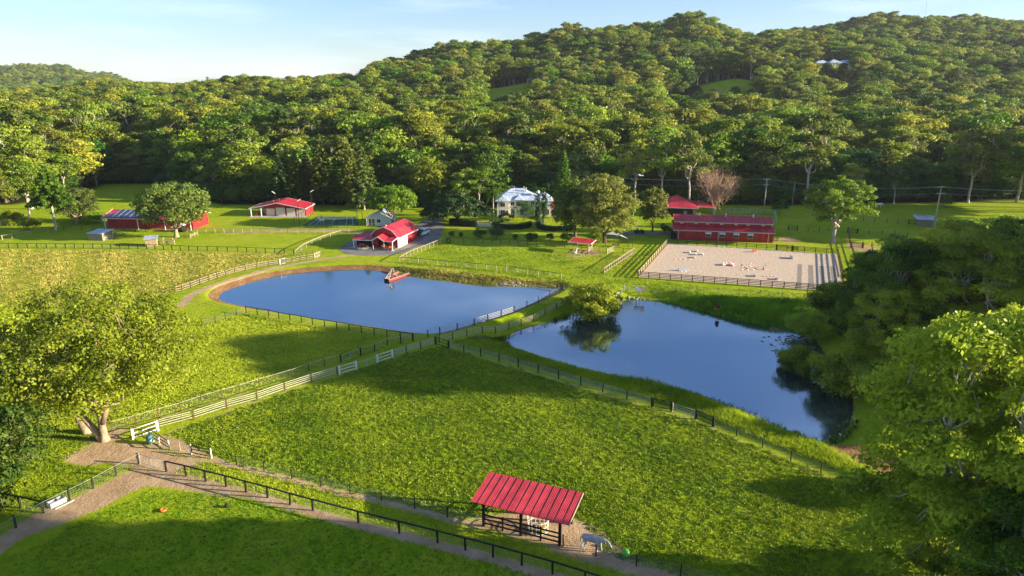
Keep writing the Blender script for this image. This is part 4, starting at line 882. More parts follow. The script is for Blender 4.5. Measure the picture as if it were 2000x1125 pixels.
def gate(label, a, b, h, mat, bars=3, th=.07, post=None, pw=.16, mesh=False, name='gate', braces=False, posts=(1,1)):
    A = G(*a); B = G(*b); A.z = Hs(A.x, A.y); B.z = Hs(B.x, B.y); d = B-A; L = d.length; rz = math.atan2(d.y, d.x); o = thing(name, label, 'gate', A, rz)
    if post:
        for i, x in enumerate((0, L)):
            if posts[i]: mb = MB(); mb.b2((x-pw/2, -pw/2, -.2), (x+pw/2, pw/2, h+.12)); mb.build('post', post, o)
    g0 = pw/2+.04 if post else .02; mb = MB(); z0 = .22; z1 = h
    for x in (g0, L-g0): mb.tube([(x,0,z0), (x,0,z1)], th*.5, 6)
    for z in (z0, z1): mb.tube([(g0,0,z), (L-g0,0,z)], th*.5, 6)
    mb.build('gate_frame', mat, o, True); mb = MB()
    for i in range(1, bars-1): z = z0+(z1-z0)*i/(bars-1); mb.tube([(g0,0,z), (L-g0,0,z)], th*.42, 6)
    if braces: mb.beam((g0, .03, z0), (L/2, .03, z1), .05, .05); mb.beam((L-g0, .03, z0), (L/2, .03, z1), .05, .05)
    if mesh:
        for i in range(int(L/.25)): mb.beam((g0+i*.25, .02, z0), (g0+i*.25, .02, z1), .009)
        mb.tube([(L/2,0,z0), (L/2,0,z1)], th*.4, 6)
    if mb.v: mb.build('bar', mat, o)
    return o
bk, br, cr_, wh, pw_, gw = M['black'], M['brown_rail'], M['cream'], M['white'], M['pale_wood'], M['grey_wood']
fence('black post and rail fence crossing the foreground lawn', FL1[:4]+FL1[4:], 2.4, 1.25, .15, bk, [(1.27,.10,.14,bk)], mesh=1.1, explicit=True)
fence('dark posts with a single top wire and netting along the foreground gravel track', [(271,906),(227,929),(182,954),(136,977),(85,1002),(31,1031),(-20,1062)], 3, 1.3, .16, bk, [(1.22,.03,.03,M['wire'])], mesh=1.2, explicit=True)
fence('short black rail fence ending at the dark bushy tree', [(85,1002),(41,992),(0,984)], 3, 1.3, .16, bk, [(1.3,.12,.14,bk)], mesh=1.1, explicit=True)
gate('wide pale mesh gate across the gravel track corner', (273,906), (323,921), 1.2, M['galv'], 2, .045, post=gw, mesh=True, posts=(1,0))
fence('thin wire fence with slim black posts in front of the red-roofed field shelter', FL2[1:], 3, 1.15, .09, bk, wires=5, explicit=True, name='wire_fence')
fence('thin wire fence with slim black posts continuing past the grey horse', [(1100,1067),(1164,1086),(1243,1106),(1329,1126),(1420,1149),(1510,1172)], 3, 1.15, .10, bk, wires=5, explicit=True, name='wire_fence')
fence('long netting fence with dark posts and a pale top wire beside the cream rail fence', [(219,842),(267,829),(311,816),(354,804),(394,790),(434,778),(469,768),(507,756),(539,747),(572,737),(604,725),(634,716),(665,708)], 3, 1.25, .10, M['brown_rail'], [(1.25,.035,.035,cr_)], mesh=1.15, explicit=True, name='netting_fence')
fence('netting fence climbing from the pale mesh gate to the pond corner', [(705,694),(732,687),(757,676),(783,671),(807,665)], 3, 1.25, .12, bk, [(1.25,.035,.035,cr_)], mesh=1.15, explicit=True, name='netting_fence')
gate('pale pipe gate with mesh in the netting fence', (666,708), (704,695), 1.15, M['galv'], 2, .05, post=bk, mesh=True)
RL = lambda m_, hs=(.35,.65,.93,1.2), th=.045: [(z, th, th, m_) for z in hs]
fence('four-rail cream pipe fence beside the big lush paddock', [(311,838),(380,820),(444,799),(503,783),(557,764),(609,747),(659,733)], 3, 1.3, .13, br, RL(cr_, th=.055), explicit=True, name='rail_fence')
gate('white three-bar gate nearest the huge shade tree', (260,858), (309,841), 1.25, wh, 3, .12, post=wh, pw=.2)
gate('white three-bar gate between the cream rail fence and a mesh panel', (663,732), (696,722), 1.25, wh, 3, .12, post=wh, pw=.2)
gate('white three-bar gate at the top corner of the lush paddock fence', (737,709), (767,699), 1.25, wh, 3, .12, post=wh, pw=.2)
fence('low mesh panel between the two white paddock gates', [(698,722),(717,716),(735,710)], 3, 1.1, .06, M['galv'], [(1.1,.04,.04,M['galv'])], mesh=1.05, explicit=True, name='netting_fence')
fence('grey rail fence between the last white gate and the black corner gate', [(769,698),(794,690),(822,682),(850,673)], 3, 1.3, .13, br, RL(M['galv']), explicit=True, name='rail_fence')
gate('black gate at the point where the paddock meets both ponds', (851,673), (876,681), 1.25, bk, 3, .1, post=bk, pw=.18)
fence('pale four-rail fence on the lower side of the dam wall', [(858,669),(884,664),(912,657),(942,647),(968,639),(994,629),(1018,621),(1042,614),(1065,605),(1087,596),(1108,587),(1122,582)], 3, 1.3, .12, br, RL(cr_), explicit=True, name='rail_fence')
fence('pale four-rail fence on the upper side of the dam wall along the far pond', [(859,654),(893,644),(926,635),(953,626),(979,618),(1004,610)], 3, 1.3, .13, bk, RL(cr_), explicit=True, name='rail_fence')
fence('bare dark posts with wires in the pond edge at the end of the dam wall', [(1004,610),(1029,601),(1051,592),(1074,583),(1094,575)], 3, 1.3, .12, bk, wires=4, explicit=True, name='wire_fence', base=-.5)
fence('netting fence panels beside the near corner of the far pond', [(807,666),(836,659),(859,653)], 3, 1.3, .12, bk, [(1.25,.05,.05,cr_)], mesh=1.15, explicit=True, name='netting_fence')
fence('black rail fence with netting along the near edge of the far pond', [(481,611),(503,615),(525,618),(545,623),(567,627),(589,630),(611,635),(634,638),(658,642),(682,646),(706,650),(731,654),(756,658),(782,662),(806,666)], 3, 1.25, .12, bk, [(1.25,.09,.12,bk)], mesh=1.1, explicit=True)
fence('netting fence with dark posts beyond the right side of the shade tree crown', [(395,637),(421,631),(441,624),(462,617),(481,611)], 3, 1.25, .10, bk, mesh=1.15, explicit=True, name='netting_fence')
fence('dark posts with five wires between the lush paddock and the lower pond', [(877,681),(906,689),(939,696),(975,706),(1012,717),(1051,728),(1091,740),(1134,753),(1177,766),(1224,780),(1272,793)], 3, 1.3, .12, bk, RL(M['galv'], (.3,.55,.8,1.0,1.2), .022), explicit=True, name='wire_fence')
gate('black gate in the lower pond fence, the one nearer the ponds corner', (1274,795), (1311,803), 1.25, bk, 3, .1, post=bk, pw=.18)
gate('pale pipe mesh gate between two black gates', (1313,804), (1357,818), 1.15, M['galv'], 4, .045, mesh=False, post=M['pale_wood'], pw=.1)
gate('black gate in the lower pond fence, the one nearer the picture corner', (1359,819), (1392,833), 1.25, bk, 3, .1, post=bk, pw=.18)
fence('sparse dark posts with wires running to the foreground gums', [(1394,834),(1438,852),(1489,875),(1544,900),(1603,923),(1666,948),(1734,973),(1806,1002)], 3, 1.2, .10, bk, wires=4, explicit=True, name='wire_fence')
gate('three-rail black gate half hidden by the foreground gums', (1808,1003), (1868,1019), 1.25, bk, 3, .12, post=bk, pw=.18)
fence('three-rail black fence behind the foreground gums', [(1868,1019),(1900,1032),(1950,1050),(2010,1075)], 3, 1.25, .16, bk, [(z,.12,.05,bk) for z in (.4,.8,1.2)], explicit=True, name='rail_fence')
gate('small black-barred gate with white posts by the dirt corner', (292,853), (331,878), 1.1, bk, 3, .11, post=wh, pw=.12)
fence('short wire panel between the two black-barred gates', [(332,878),(352,880),(373,886)], 3, 1.0, .08, M['pale_wood'], wires=4, explicit=True, name='wire_fence')
gate('black-barred gate with white posts facing the netting gate', (374,887), (413,895), 1.1, bk, 3, .11, post=wh, pw=.13)
# beyond the near pond
fence('long dark post and rail fence crossing the ploughed field edge', [(-60,484),(17,484.5),(110,485),(200,485.5),(287,486.5),(386,490),(464,491.5),(574,496)], 2.5, 1.2, .14, bk, [(1.22,.08,.12,bk)], mesh=1.05)
fence('pale post and rail fence in front of the garage meadow', [(368,454),(402,454.5),(509,454.5),(580,456),(632,456.5),(681,456)], 2.6, 1.3, .16, pw_, [(1.3,.10,.12,pw_)], mesh=1.1)
fence('pale railed fence running up towards the pale meadow fence', [(577,500),(588,490),(598,484),(609,479),(625,472),(645,465),(665,459)], 3, 1.3, .16, pw_, [(1.3,.12,.14,pw_)], mesh=1.1, explicit=True)
R3 = lambda m_: [(z, .07, .04, pw_) for z in (.35,.75,1.2)]
fence('curved grey four-rail fence round the far end of the upper pond', [(343,572),(356,569),(373,563),(391,556),(409,550),(425,544),(441,539),(459,534),(480,529),(502,524),(525,520),(546,517)], 3, 1.3, .14, br, R3(gw), explicit=True, name='rail_fence')
fence('curved rail fence ending beside the red barn drive', [(559,515),(571,513),(587,510),(600,508),(614,506),(626,501)], 3, 1.3, .14, br, R3(gw), explicit=True, name='rail_fence')
fence('dark rail fence stub beside the white stile', [(577,504),(590,503),(600,501),(612,499),(624,497)], 3, 1.3, .13, br, [(1.25,.1,.06,br)], explicit=True, name='rail_fence')
gate('small white gate in the curved rail fence', (547,517), (558,515), 1.3, wh, 2, .1, post=wh, pw=.14)
gate('small pale four-bar gate at the end of the curved rail fence', (614,506), (626,501), 1.35, cr_, 5, .06, post=cr_, pw=.12)
fence('pale netting fence beside the gravel drive', [(780,512),(801,500),(815,494),(830,488.5),(847,481.5),(866,473)], 2.0, 1.25, .14, pw_, [(1.25,.09,.12,pw_)], mesh=1.1)
fence('front fence of the small shelter field with tan posts and a dark top rail', [(780,512),(817,514.5),(873,520),(930,524.5),(989,530),(1051,539),(1096,545)], 2.35, 1.25, .14, pw_, [(1.25,.07,.12,bk)], mesh=1.1)
fence('dark netting fence behind the small shelter field', [(866,473),(926,475.5),(995,477.5),(1066,481.5),(1103,485),(1170,490.5),(1185,494)], 2.5, 1.2, .12, br, [(1.2,.05,.05,br)], mesh=1.1)
gate('pale slatted gate at the corner of the small shelter field', (1186,496), (1199,491), 1.3, cr_, 4, .08, post=cr_, pw=.14, mesh=True)
fence('dark rail beside the pale slatted gate', [(1199,491),(1217,494),(1238,495)], 3, 1.2, .12, bk, [(1.2,.07,.08,bk)], explicit=True)
fence('pale close-picket fence side of the small shelter field', [(1180,534),(1239,494)], 1.6, 1.3, .14, pw_, [(1.3,.10,.12,pw_), (.2,.1,.05,pw_)], mesh=1.2)
BR4 = [(z, .13, .05, br) for z in (.35,.68,1.0,1.3)]
fence('brown four-rail fence on the near side of the sand arena', [(1246,542),(1649,571.5)], 2.35, 1.35, .16, br, BR4, name='arena_fence')
fence('brown four-rail fence on the sunlit left side of the sand arena', [(1246,542),(1305,475.5)], 2.4, 1.35, .16, br, [(z,.13,.05,pw_) for z in (.35,.68,1.0,1.3)], name='arena_fence')
fence('dark rail fence between the sand arena and the red barn', [(1305,475.5),(1557,491)], 2.45, 1.3, .15, bk, [(z,.1,.05,bk) for z in (.5,.9,1.25)], name='arena_fence')
gate('dark double gate in the barn side arena fence', (1516,488.5), (1547,490.5), 1.4, bk, 5, .09, post=bk, pw=.3, braces=True)
fence('dark rail fence at the shaded far corner of the sand arena', [(1549,490.6),(1636,497)], 2.4, 1.35, .16, bk, BR4[:0]+[(z,.12,.05,bk) for z in (.35,.68,1.0,1.3)], name='arena_fence')
fence('brown four-rail fence on the lane side of the sand arena', [(1649,571.5),(1636,497)], 2.4, 1.35, .16, br, BR4, name='arena_fence')
fence('thin posts and wires on the pond bank in front of the sand arena', [(1250,563),(1282,566),(1321,568),(1361,570.5),(1402,573),(1443,575),(1484,577),(1528,579),(1570,584),(1613,587)], 3, 1.2, .10, pw_, wires=5, explicit=True, name='wire_fence')
gate('grey pipe gate beside the lime pond tree', (1218,562), (1244,564), 1.3, M['galv'], 4, .07, post=M['galv'], pw=.14)
gate('second grey pipe gate angled behind the lime pond tree', (1203,574), (1217,563), 1.3, M['galv'], 4, .06, post=M['galv'], pw=.12)
fence('brown fence on the far side of the grass lane by the arena', [(1682,543),(1678,528),(1672,512),(1667,498),(1660,478),(1656,452)], 2.6, 1.3, .15, br, [(z,.1,.05,br) for z in (.5,.85,1.2)], name='rail_fence')
for lab, px in [('dark posted wire fence across the shaded small paddocks, the middle row', [(1675,457),(1697,458),(1722,459),(1747,460),(1772,461),(1798,462),(1826,463)]), ('dark posted wire fence of the paddock lane, the farther row', [(1684,482),(1702,483),(1727,484),(1751,485),(1774,486.5)]),
                ('dark posted wire fence of the paddock lane, the nearer row', [(1686,485),(1704,487),(1729,489),(1753,490),(1777,492)]), ('dark posted wire fence beside the tin shed', [(1686,432),(1708,433.5),(1732,435),(1753,436.5),(1774,438)])]:
    fence(lab, px, 3, 1.35, .17, br, wires=3, explicit=True, name='wire_fence')
gate('dark wooden gate under the feathery arena tree branches', (1655,455), (1674,456.5), 1.4, bk, 5, .1, post=bk, pw=.2)
gate('dark wooden gate at the mouth of the paddock lane', (1661,483), (1684,485), 1.4, bk, 6, .1, post=bk, pw=.2)
gate('dark wooden gate behind the arena barn end', (1539,450), (1557,451), 1.35, bk, 5, .09, post=bk, pw=.18)
gate('brown gate beside the tin shed wall', (1774,438), (1788,438), 1.4, br, 5, .1, post=br, pw=.2)
fence('dark yard rails behind the arena barn and the leafless tree', [(1418,417),(1450,417.5),(1492,418),(1512,420),(1516,436)], 2.5, 1.8, .12, M['galv'], [(z,.07,.05,M['galv']) for z in (.4,.8,1.2,1.6)], name='yard_fence')
fence('wire fence between the yard rails and the feathery tree', [(1512,447),(1539,450)], 3, 1.2, .12, bk, wires=3, name='wire_fence')
fence('wire fence crossing the field from the dark barn gate', [(1557,451),(1578,452),(1600,452),(1618,452)], 3, 1.2, .12, bk, wires=3, explicit=True, name='wire_fence')
fence('pale rail fence beneath the straight pine', [(-10,470),(5,468),(24,465.5),(60,459),(94,453.5),(109,450)], 3, 1.2, .18, pw_, [(1.15,.09,.09,pw_)], explicit=True)
fence('dark wire fence in front of the solar roofed red shed', [(112,450),(125,449.5),(160,450),(205,451.5),(245,452),(285,453),(330,454),(370,454)], 4, 1.2, .13, br, wires=3, name='wire_fence')
# tennis court cage
for lab, px in [('tall black mesh fence on the near side of the tennis court', [(576,445),(700,445)]), ('tall black mesh fence on the garage side of the tennis court', [(576,445),(607,421)]), ('tall black mesh fence on the cottage side of the tennis court', [(700,445),(697,421)])]:
    fence(lab, px, 3.0, 3.0, .07, bk, [(2.95,.05,.05,bk)], name='court_fence', wires=6)

# ------------------------------------------------------------------ buildings
def rail_trim(mb, pts, w_=.16, d=.05):
    for a, b in zip(pts, pts[1:]): mb.beam(a, b, d, w_)
def window(parent, u, z, w_, h, y=-.02, frame=None, awning=None, horiz='x'):
    mb = MB(); f = .07
    def bx(l, hh): mb.b2(l, hh) if horiz == 'x' else mb.b2((l[1], l[0], l[2]), (hh[1], hh[0], hh[2]))
    bx((u-w_/2-f, y-.05, z-f), (u+w_/2+f, y+.0, z)); bx((u-w_/2-f, y-.05, z+h), (u+w_/2+f, y, z+h+f)); bx((u-w_/2-f, y-.05, z), (u-w_/2, y, z+h)); bx((u+w_/2, y-.05, z), (u+w_/2+f, y, z+h)); bx((u-.02, y-.04, z), (u+.02, y-.005, z+h))
    o = mb.build('window', frame or M['white'], parent); mb = MB(); bx((u-w_/2, y-.025, z), (u+w_/2, y-.012, z+h)); mb.build('pane', M['glass'], o); return o
def frame_at(a, b):
    A = G(*a); B = G(*b); d = B-A; return A, math.atan2(d.y, d.x), d.length

# long solar-roofed shed
A, rz, Lb = frame_at((206,447), (374,450)); t = thing('red_shed', 'long dark red shed with solar panels on its low roof behind the broad olive-brown tree', 'shed', A, rz)
W_ = Lb; Dp = 10
mb = MB(); mb.b2((.05, 1.3, 0), (W_-.05, Dp, 3.3)); mb.build('wall', M['red_wall'], t)
mb = MB(); mb.prism([(1.3,3.3),(Dp,3.3),(Dp/2+.4,4.75)], .06, W_-.06, 'x'); mb.build('gable', M['red_wall_y'], t)
mb = MB(); mb.plate([(-.5,-.4,3.25),(W_+.5,-.4,3.25),(W_+.5,5.3,4.95),(-.5,5.3,4.95)], .08); mb.plate([(-.5,5.3,4.95),(W_+.5,5.3,4.95),(W_+.5,11,3.25),(-.5,11,3.25)], .08); rf = mb.build('roof', M['red_roof'], t)
mb = MB(); rail_trim(mb, [(-.53,-.42,3.2),(-.53,5.3,4.92),(-.53,11,3.2)]); rail_trim(mb, [(W_+.53,-.42,3.2),(W_+.53,5.3,4.92),(W_+.53,11,3.2)]); mb.build('fascia', M['white'], t)
mb = MB(); rail_trim(mb, [(-.5,-.45,3.17),(W_+.5,-.45,3.17)]); mb.build('gutter', M['offwhite'], t)
for i, u in enumerate((.1, W_*.39, W_*.7, W_-.1)): mb = MB(); mb.b2((u-.11,-.15,0),(u+.11,.07,3.2)); mb.build('column', M['white'], t)
sl_ = (4.95-3.25)/5.7
for i in range(9):
    for j in range(1 if i == 0 else 2):
        u0 = .7+i*1.75; w0 = .4+j*2.35; f = lambda u, w: (u, w, 3.25+(w+.4)*sl_+.09); mb = MB(); mb.plate([f(u0,w0), f(u0+1.62,w0), f(u0+1.62,w0+2.25), f(u0,w0+2.25)], .05); p_ = mb.build('solar_panel', M['solar'], rf)
        mb = MB(); g_ = lambda u, w: Vector(f(u, w))+Vector((0,0,.02)); rail_trim(mb, [g_(u0-.03,w0), g_(u0-.03,w0+2.25)], .05, .05); mb.build('panel_frame', M['galv'], rf)
mb = MB(); mb.b2((W_*.80, 1.22, 0), (W_*.80+2.4, 1.29, 2.5)); mb.build('door', M['dark'], t)
t2 = thing('water_tank', 'white-lidded round water tank at the end of the solar roofed shed', 'tank', G(356,452)); mb = MB(); mb.tube([(0,0,0),(0,0,1.9)], 1.15, 20); mb.build('tank_body', M['dark'], t2, True); mb = MB(); mb.tube([(0,0,1.9),(0,0,2.25)], [1.2,.3], 20); mb.build('lid', M['white'], t2, True)

# four-door garage
A, rz, W_ = frame_at((491,423), (595,423.5)); t = thing('red_garage', 'red gabled garage with four cream roller doors and a side verandah', 'garage', A, rz); Dp = 10; wl = 3.9
ax = W_*.5; ez = 2.75; az_ = 4.5; zz = lambda u: ez+(az_-ez)*(1-abs(u-ax)/ax)
mb = MB(); mb.prism([(wl,.0),(W_,0),(W_,ez),(ax,az_-.05),(wl,zz(wl)-.05)], 1.6, Dp, 'y'); mb.build('wall', M['red_wall'], t)
mb = MB(); mb.b2((W_, 1.62, .02), (W_+.03, Dp-.02, ez-.05)); mb.build('side_wall', M['red_wall_y'], t)
mb = MB(); mb.plate([(-.5,-.2,zz(-.5)),(ax,-.2,az_+.02),(ax,Dp+.4,az_+.02),(-.5,Dp+.4,zz(-.5))], .09); mb.plate([(ax,-.2,az_+.02),(W_+.5,-.2,zz(W_+.5)),(W_+.5,Dp+.4,zz(W_+.5)),(ax,Dp+.4,az_+.02)], .09); mb.build('roof', M['red_roof_y'], t)
mb = MB()
for y in (-.24, Dp+.44): rail_trim(mb, [(-.5,y,zz(-.5)-.08),(ax,y,az_-.06),(W_+.5,y,zz(W_+.5)-.08)], .22)
rail_trim(mb, [(W_+.53,-.24,zz(W_+.5)-.08),(W_+.53,Dp+.44,zz(W_+.5)-.08)], .2); rail_trim(mb, [(-.53,-.24,zz(-.5)-.08),(-.53,Dp+.44,zz(-.5)-.08)], .2); mb.build('fascia', M['white'], t)
for k, (a, b, h) in enumerate([(290,415,2.35),(435,570,2.65),(597,722,2.45),(747,865,2.1)]):
    u0 = (a-85)/800*W_; u1 = (b-85)/800*W_; mb = MB(); mb.b2((u0, 1.52, .05), (u1, 1.58, h)); d_ = mb.build('roller_door', M['door_cream'], t)
    mb = MB(); [mb.b2((u0, 1.505, z), (u1, 1.515, z+.03)) for z in np.arange(.35, h, .3)]; mb.build('slat', M['offwhite'], d_)
mb = MB(); mb.b2((-.6, -1.2, -.1), (W_+.3, 1.6, .06)); mb.build('slab', M['concrete'], t)
for u, y in ((.0,0),(3.3,0),(0,Dp-.3)): mb = MB(); mb.b2((u-.13,y-.13,.06),(u+.13,y+.13,2.72)); mb.build('column', M['white'], t)
window(t, wl+.55, .9, .8, 1.2, 1.59); window(t, wl+1.5, .1, .8, 2.0, 1.59)
for u, y in ((ax-.9,4.5),(ax+.6,6),(ax-2.2,3)):
    mb = MB(); mb.tube([(u,y,zz(u)-.1),(u,y,zz(u)+.55)], .13, 8); mb.sphere((u,y,zz(u)+.62), .24, 8, 5); mb.build('roof_vent', M['red_roof'], t)
t2 = thing('red_chair', 'red garden chair in the verandah corner of the garage', 'chair', G(501,422)+Vector((0,0,.06)), .3)
mb = MB(); mb.b2((-.4,-.35,.4),(.4,.4,.48)); mb.build('seat', M['tractor_red'], t2); mb = MB(); mb.box((0,.42,.78),(.8,.06,.75),M=Matrix.Rotation(-.25,3,'X')); mb.build('backrest', M['tractor_red'], t2)
for x in (-.36,.36):
    for y in (-.3,.36): mb = MB(); mb.b2((x-.03,y-.03,0),(x+.03,y+.03,.4)); mb.build('leg', M['tractor_red'], t2)

# white cottage
A, rz, W_ = frame_at((717,441), (765,441.5)); t = thing('white_cottage', 'little white cottage with a pale gable half behind the lime dome tree', 'cottage', A, rz); Dp = 6
mb = MB(); mb.prism([(0,0),(W_,0),(W_,2.6),(W_/2,4.3),(0,2.6)], 0, Dp, 'y'); mb.build('wall', M['offwhite'], t)
mb = MB(); mb.plate([(-.5,-.5,2.3),(W_/2,-.5,4.36),(W_/2,Dp+.4,4.36),(-.5,Dp+.4,2.3)], .1); mb.plate([(W_/2,-.5,4.36),(W_+.5,-.5,2.3),(W_+.5,Dp+.4,2.3),(W_/2,Dp+.4,4.36)], .1); mb.build('roof', M['blue_roof'], t)
window(t, 3.6, 1.0, 1.0, 1.0, -.01)
for u in (1.0, 2.0): window(t, u, .15, .7, 1.9, -.01)
mb = MB(); [mb.b2((u-.06,-.5,0),(u+.06,-.38,2.4)) for u in (.05,)]; mb.build('column', M['white'], t)

# red barn with gambrel roof, carport and portico
A = G(777.5,485); B = G(815,467); d = B-A; rz = math.atan2(d.y, d.x); Ls = d.length   # x axis runs along the lit side, y axis to the left
t = thing('red_barn', 'red barn with a curved-shoulder roof and an open-fronted machinery carport', 'barn', A, rz); Wd = 7.6
prof = [(0,0),(Wd,0),(Wd,2.9),(Wd-1.55,4.5),(Wd/2,5.3),(1.55,4.5),(0,2.9)]
mb = MB(); mb.prism(prof, 0, Ls, 'x'); mb.build('wall', M['red_wall'], t)
rp = [(-.3,2.72),(1.5,4.62),(Wd/2,5.44),(Wd-1.5,4.62),(Wd+.3,2.72)]; mb = MB()
for (a, b), (c, e) in zip(rp, rp[1:]): mb.plate([(-.25,a,b),(Ls+.25,a,b),(Ls+.25,c,e),(-.25,c,e)], .08)
mb.build('roof', M['red_roof'], t)
mb = MB()
for x in (-.29, Ls+.29): rail_trim(mb, [(x,a,b-.06) for a, b in rp], .2)
rail_trim(mb, [(-.28,-.34,2.66),(Ls+.28,-.34,2.66)], .16); mb.b2((-.04,-.04,0),(.1,.1,2.7)); mb.build('fascia', M['white'], t)
mb = MB(); mb.b2((.15,-.06,.05),(Ls*.47,-.02,2.6)); dr_ = mb.build('side_door', M['door_cream'], t)
mb = MB(); [mb.tube([(u,Wd/2,5.4),(u,Wd/2,5.7)], .16, 8) for u in (1.2,)]; mb.build('roof_vent', M['white'], t)
# front awning: slopes from the gable wall to a front line 3.3 m out; carport wing extends to the left
fx = -3.4
mb = MB(); mb.plate([(-.02,-.2,3.0),(-.02,2.4,3.0),(fx,2.4,2.5),(fx,-.2,2.5)], .08)
mb.plate([(-.02,5.2,3.15),(-.02,Wd+5.0,2.75),(fx,Wd+3.6,2.25),(fx,5.2,2.5)], .08); mb.plate([(-.02,Wd,3.1),(Ls*.62,Wd+.1,3.0),(Ls*.62,Wd+4.8,2.4),(-.02,Wd+5.0,2.4)], .08)
mb.plate([(.0,3.8,3.9),(fx-.3,3.8,3.6),(fx-.3,5.5,2.55),(.0,5.5,2.9)], .08); mb.plate([(.0,3.8,3.9),(.0,2.1,2.9),(fx-.3,2.1,2.55),(fx-.3,3.8,3.6)], .08); mb.build('awning_roof', M['red_roof_y'], t)
mb = MB(); rail_trim(mb, [(fx-.05,-.2,2.42),(fx-.05,2.1,2.42)], .18); rail_trim(mb, [(fx-.33,2.05,2.42),(fx-.33,3.8,3.5),(fx-.33,5.55,2.42)], .2); rail_trim(mb, [(fx-.05,5.5,2.42),(fx-.05,Wd+3.6,2.18)], .18); rail_trim(mb, [(fx-.05,-.24,2.42),(-.02,-.24,2.92)], .16); mb.build('awning_fascia', M['white'], t)
for x, y, h in ((fx+.1,-.1,2.4),(fx+.1,2.3,2.4),(fx+.1,5.4,2.4),(fx+.1,Wd+3.3,2.1),(0,Wd+4.6,2.3)): mb = MB(); mb.b2((x-.1,y-.1,0),(x+.1,y+.1,h)); mb.build('column', M['white'] if y < 0 or y > 6 else M['pale_wood'], t)
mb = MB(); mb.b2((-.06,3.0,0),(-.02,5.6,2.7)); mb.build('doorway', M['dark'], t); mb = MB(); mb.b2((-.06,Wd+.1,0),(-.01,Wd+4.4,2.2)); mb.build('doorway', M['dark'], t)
mb = MB(); mb.b2((fx-.2,-.3,.0),(0,Wd+4.6,.05)); mb.build('slab', M['concrete'], t)
BARN = t
# machinery under the carport
def tractor(label, p, rz, s=1.0):
    t = thing('ride_on_mower', label, 'mower', p, rz); t.scale = (s,s,s); mb = MB(); mb.prism([(-.9,.45),(.2,.45),(.2,.75),(.9,.7),(1.15,.55),(1.15,.95),(.5,1.1),(.15,1.05),(-.2,.8),(-.9,.85)], -.32, .32, 'y'); mb.build('body', M['tractor_red'], t, bevel=.03)
    for x, r in ((-.65,.48),(.85,.3)):
        for y in (-.5,.5): mb = MB(); mb.tube([(x,y-.13,r),(x,y+.13,r)], r, 16); mb.build('wheel', M['tyre'], t)
    mb = MB(); mb.b2((-.75,-.22,.85),(-.3,.22,.95)); mb.b2((-.82,-.22,.9),(-.74,.22,1.35)); mb.build('seat', M['black'], t); mb = MB(); mb.tube([(.1,0,1.0),(-.1,0,1.25)], .03, 6); mb.tube([(-.1,-.2,1.25),(-.1,.2,1.25)], .03, 6); mb.build('steering_wheel', M['black'], t)
bw = lambda x, y: BARN.matrix_basis @ Vector((x, y, .05))
BARN.rotation_euler = (0,0,rz); bpy.context.view_layer.update()
tractor('red ride-on mower deep in the wide bay of the barn carport', bw(-1.9, Wd+1.2), rz+2.6, 1.1)
tractor('red garden machine by the white column at the barn front corner', bw(-2.3, .9), rz+2.9, 1.0)
tractor('red machine half in the dark of the barn portico', bw(-1.6, 3.4), rz+3.3, .9)

# arena barn
A, rz, W_ = frame_at((1316,467.5), (1509,474.5)); t = thing('arena_barn', 'long two-tier red barn with white trim and awning windows beside the sand arena', 'barn', A, rz); Dp = 11.5
k = W_/193.0; U = lambda zx: (zx-212)/(1628-212)*W_
mb = MB(); mb.b2((0,0,0),(W_,Dp,2.75)); mb.build('wall', M['red_wall'], t)
mb = MB(); mb.b2((.25,2.6,2.75),(W_-.25,Dp-2.6,4.75)); mb.prism([(2.6,4.75),(Dp-2.6,4.75),(Dp/2,5.9)], .27, W_-.27, 'x'); mb.build('upper_wall', M['red_wall'], t)
mb = MB(); mb.plate([(-.35,-.45,2.72),(W_+.35,-.45,2.72),(W_+.35,2.62,3.72),(-.35,2.62,3.72)], .1); mb.plate([(-.35,Dp-2.62,3.72),(W_+.35,Dp-2.62,3.72),(W_+.35,Dp+.45,2.72),(-.35,Dp+.45,2.72)], .1); mb.build('lower_roof', M['red_roof'], t)
mb = MB(); mb.plate([(-.15,2.1,4.6),(W_+.15,2.1,4.6),(W_+.15,Dp/2,6.05),(-.15,Dp/2,6.05)], .1); mb.plate([(-.15,Dp/2,6.05),(W_+.15,Dp/2,6.05),(W_+.15,Dp-2.1,4.6),(-.15,Dp-2.1,4.6)], .1); rf = mb.build('upper_roof', M['red_roof'], t)
mb = MB(); rail_trim(mb, [(-.38,-.5,2.66),(W_+.38,-.5,2.66)], .2); rail_trim(mb, [(-.18,2.06,4.54),(W_+.18,2.06,4.54)], .22)
for x in (-.18, W_+.18): rail_trim(mb, [(x,2.1,4.55),(x,Dp/2,6.0),(x,Dp-2.1,4.55)], .2)
for x in (-.38, W_+.38): rail_trim(mb, [(x,-.45,2.68),(x,2.62,3.68)], .18)
mb.build('fascia', M['cream'], t)
for zx in (273, 850, 1560): u = U(zx); mb = MB(); mb.b2((u-.09,-.1,0),(u+.09,-.02,2.62)); mb.build('downpipe', M['cream'], t)
for zx in (705, 905, 1105, 1305):
    u = U(zx); w0 = window(t, u, 1.05, 1.25, .95, -.03, M['cream']); mb = MB(); mb.plate([(u-.8,-.06,2.45),(u+.8,-.06,2.45),(u+.8,-.75,1.95),(u-.8,-.75,1.95)], .04); mb.build('awning', M['white'], w0)
for zx in (325, 530, 697, 903, 1112, 1282, 1495): u = U(zx); mb = MB(); mb.b2((u-.42,2.48,3.95),(u+.42,2.58,4.5)); mb.build('louvre', M['cream'], t)
for u in (U(585), U(972), U(1370)):
    mb = MB(); mb.tube([(u,Dp/2-.5,5.8),(u,Dp/2-.5,6.3)], .16, 8); mb.sphere((u,Dp/2-.5,6.4), .26, 10, 6); mb.build('roof_vent', M['white'], t)
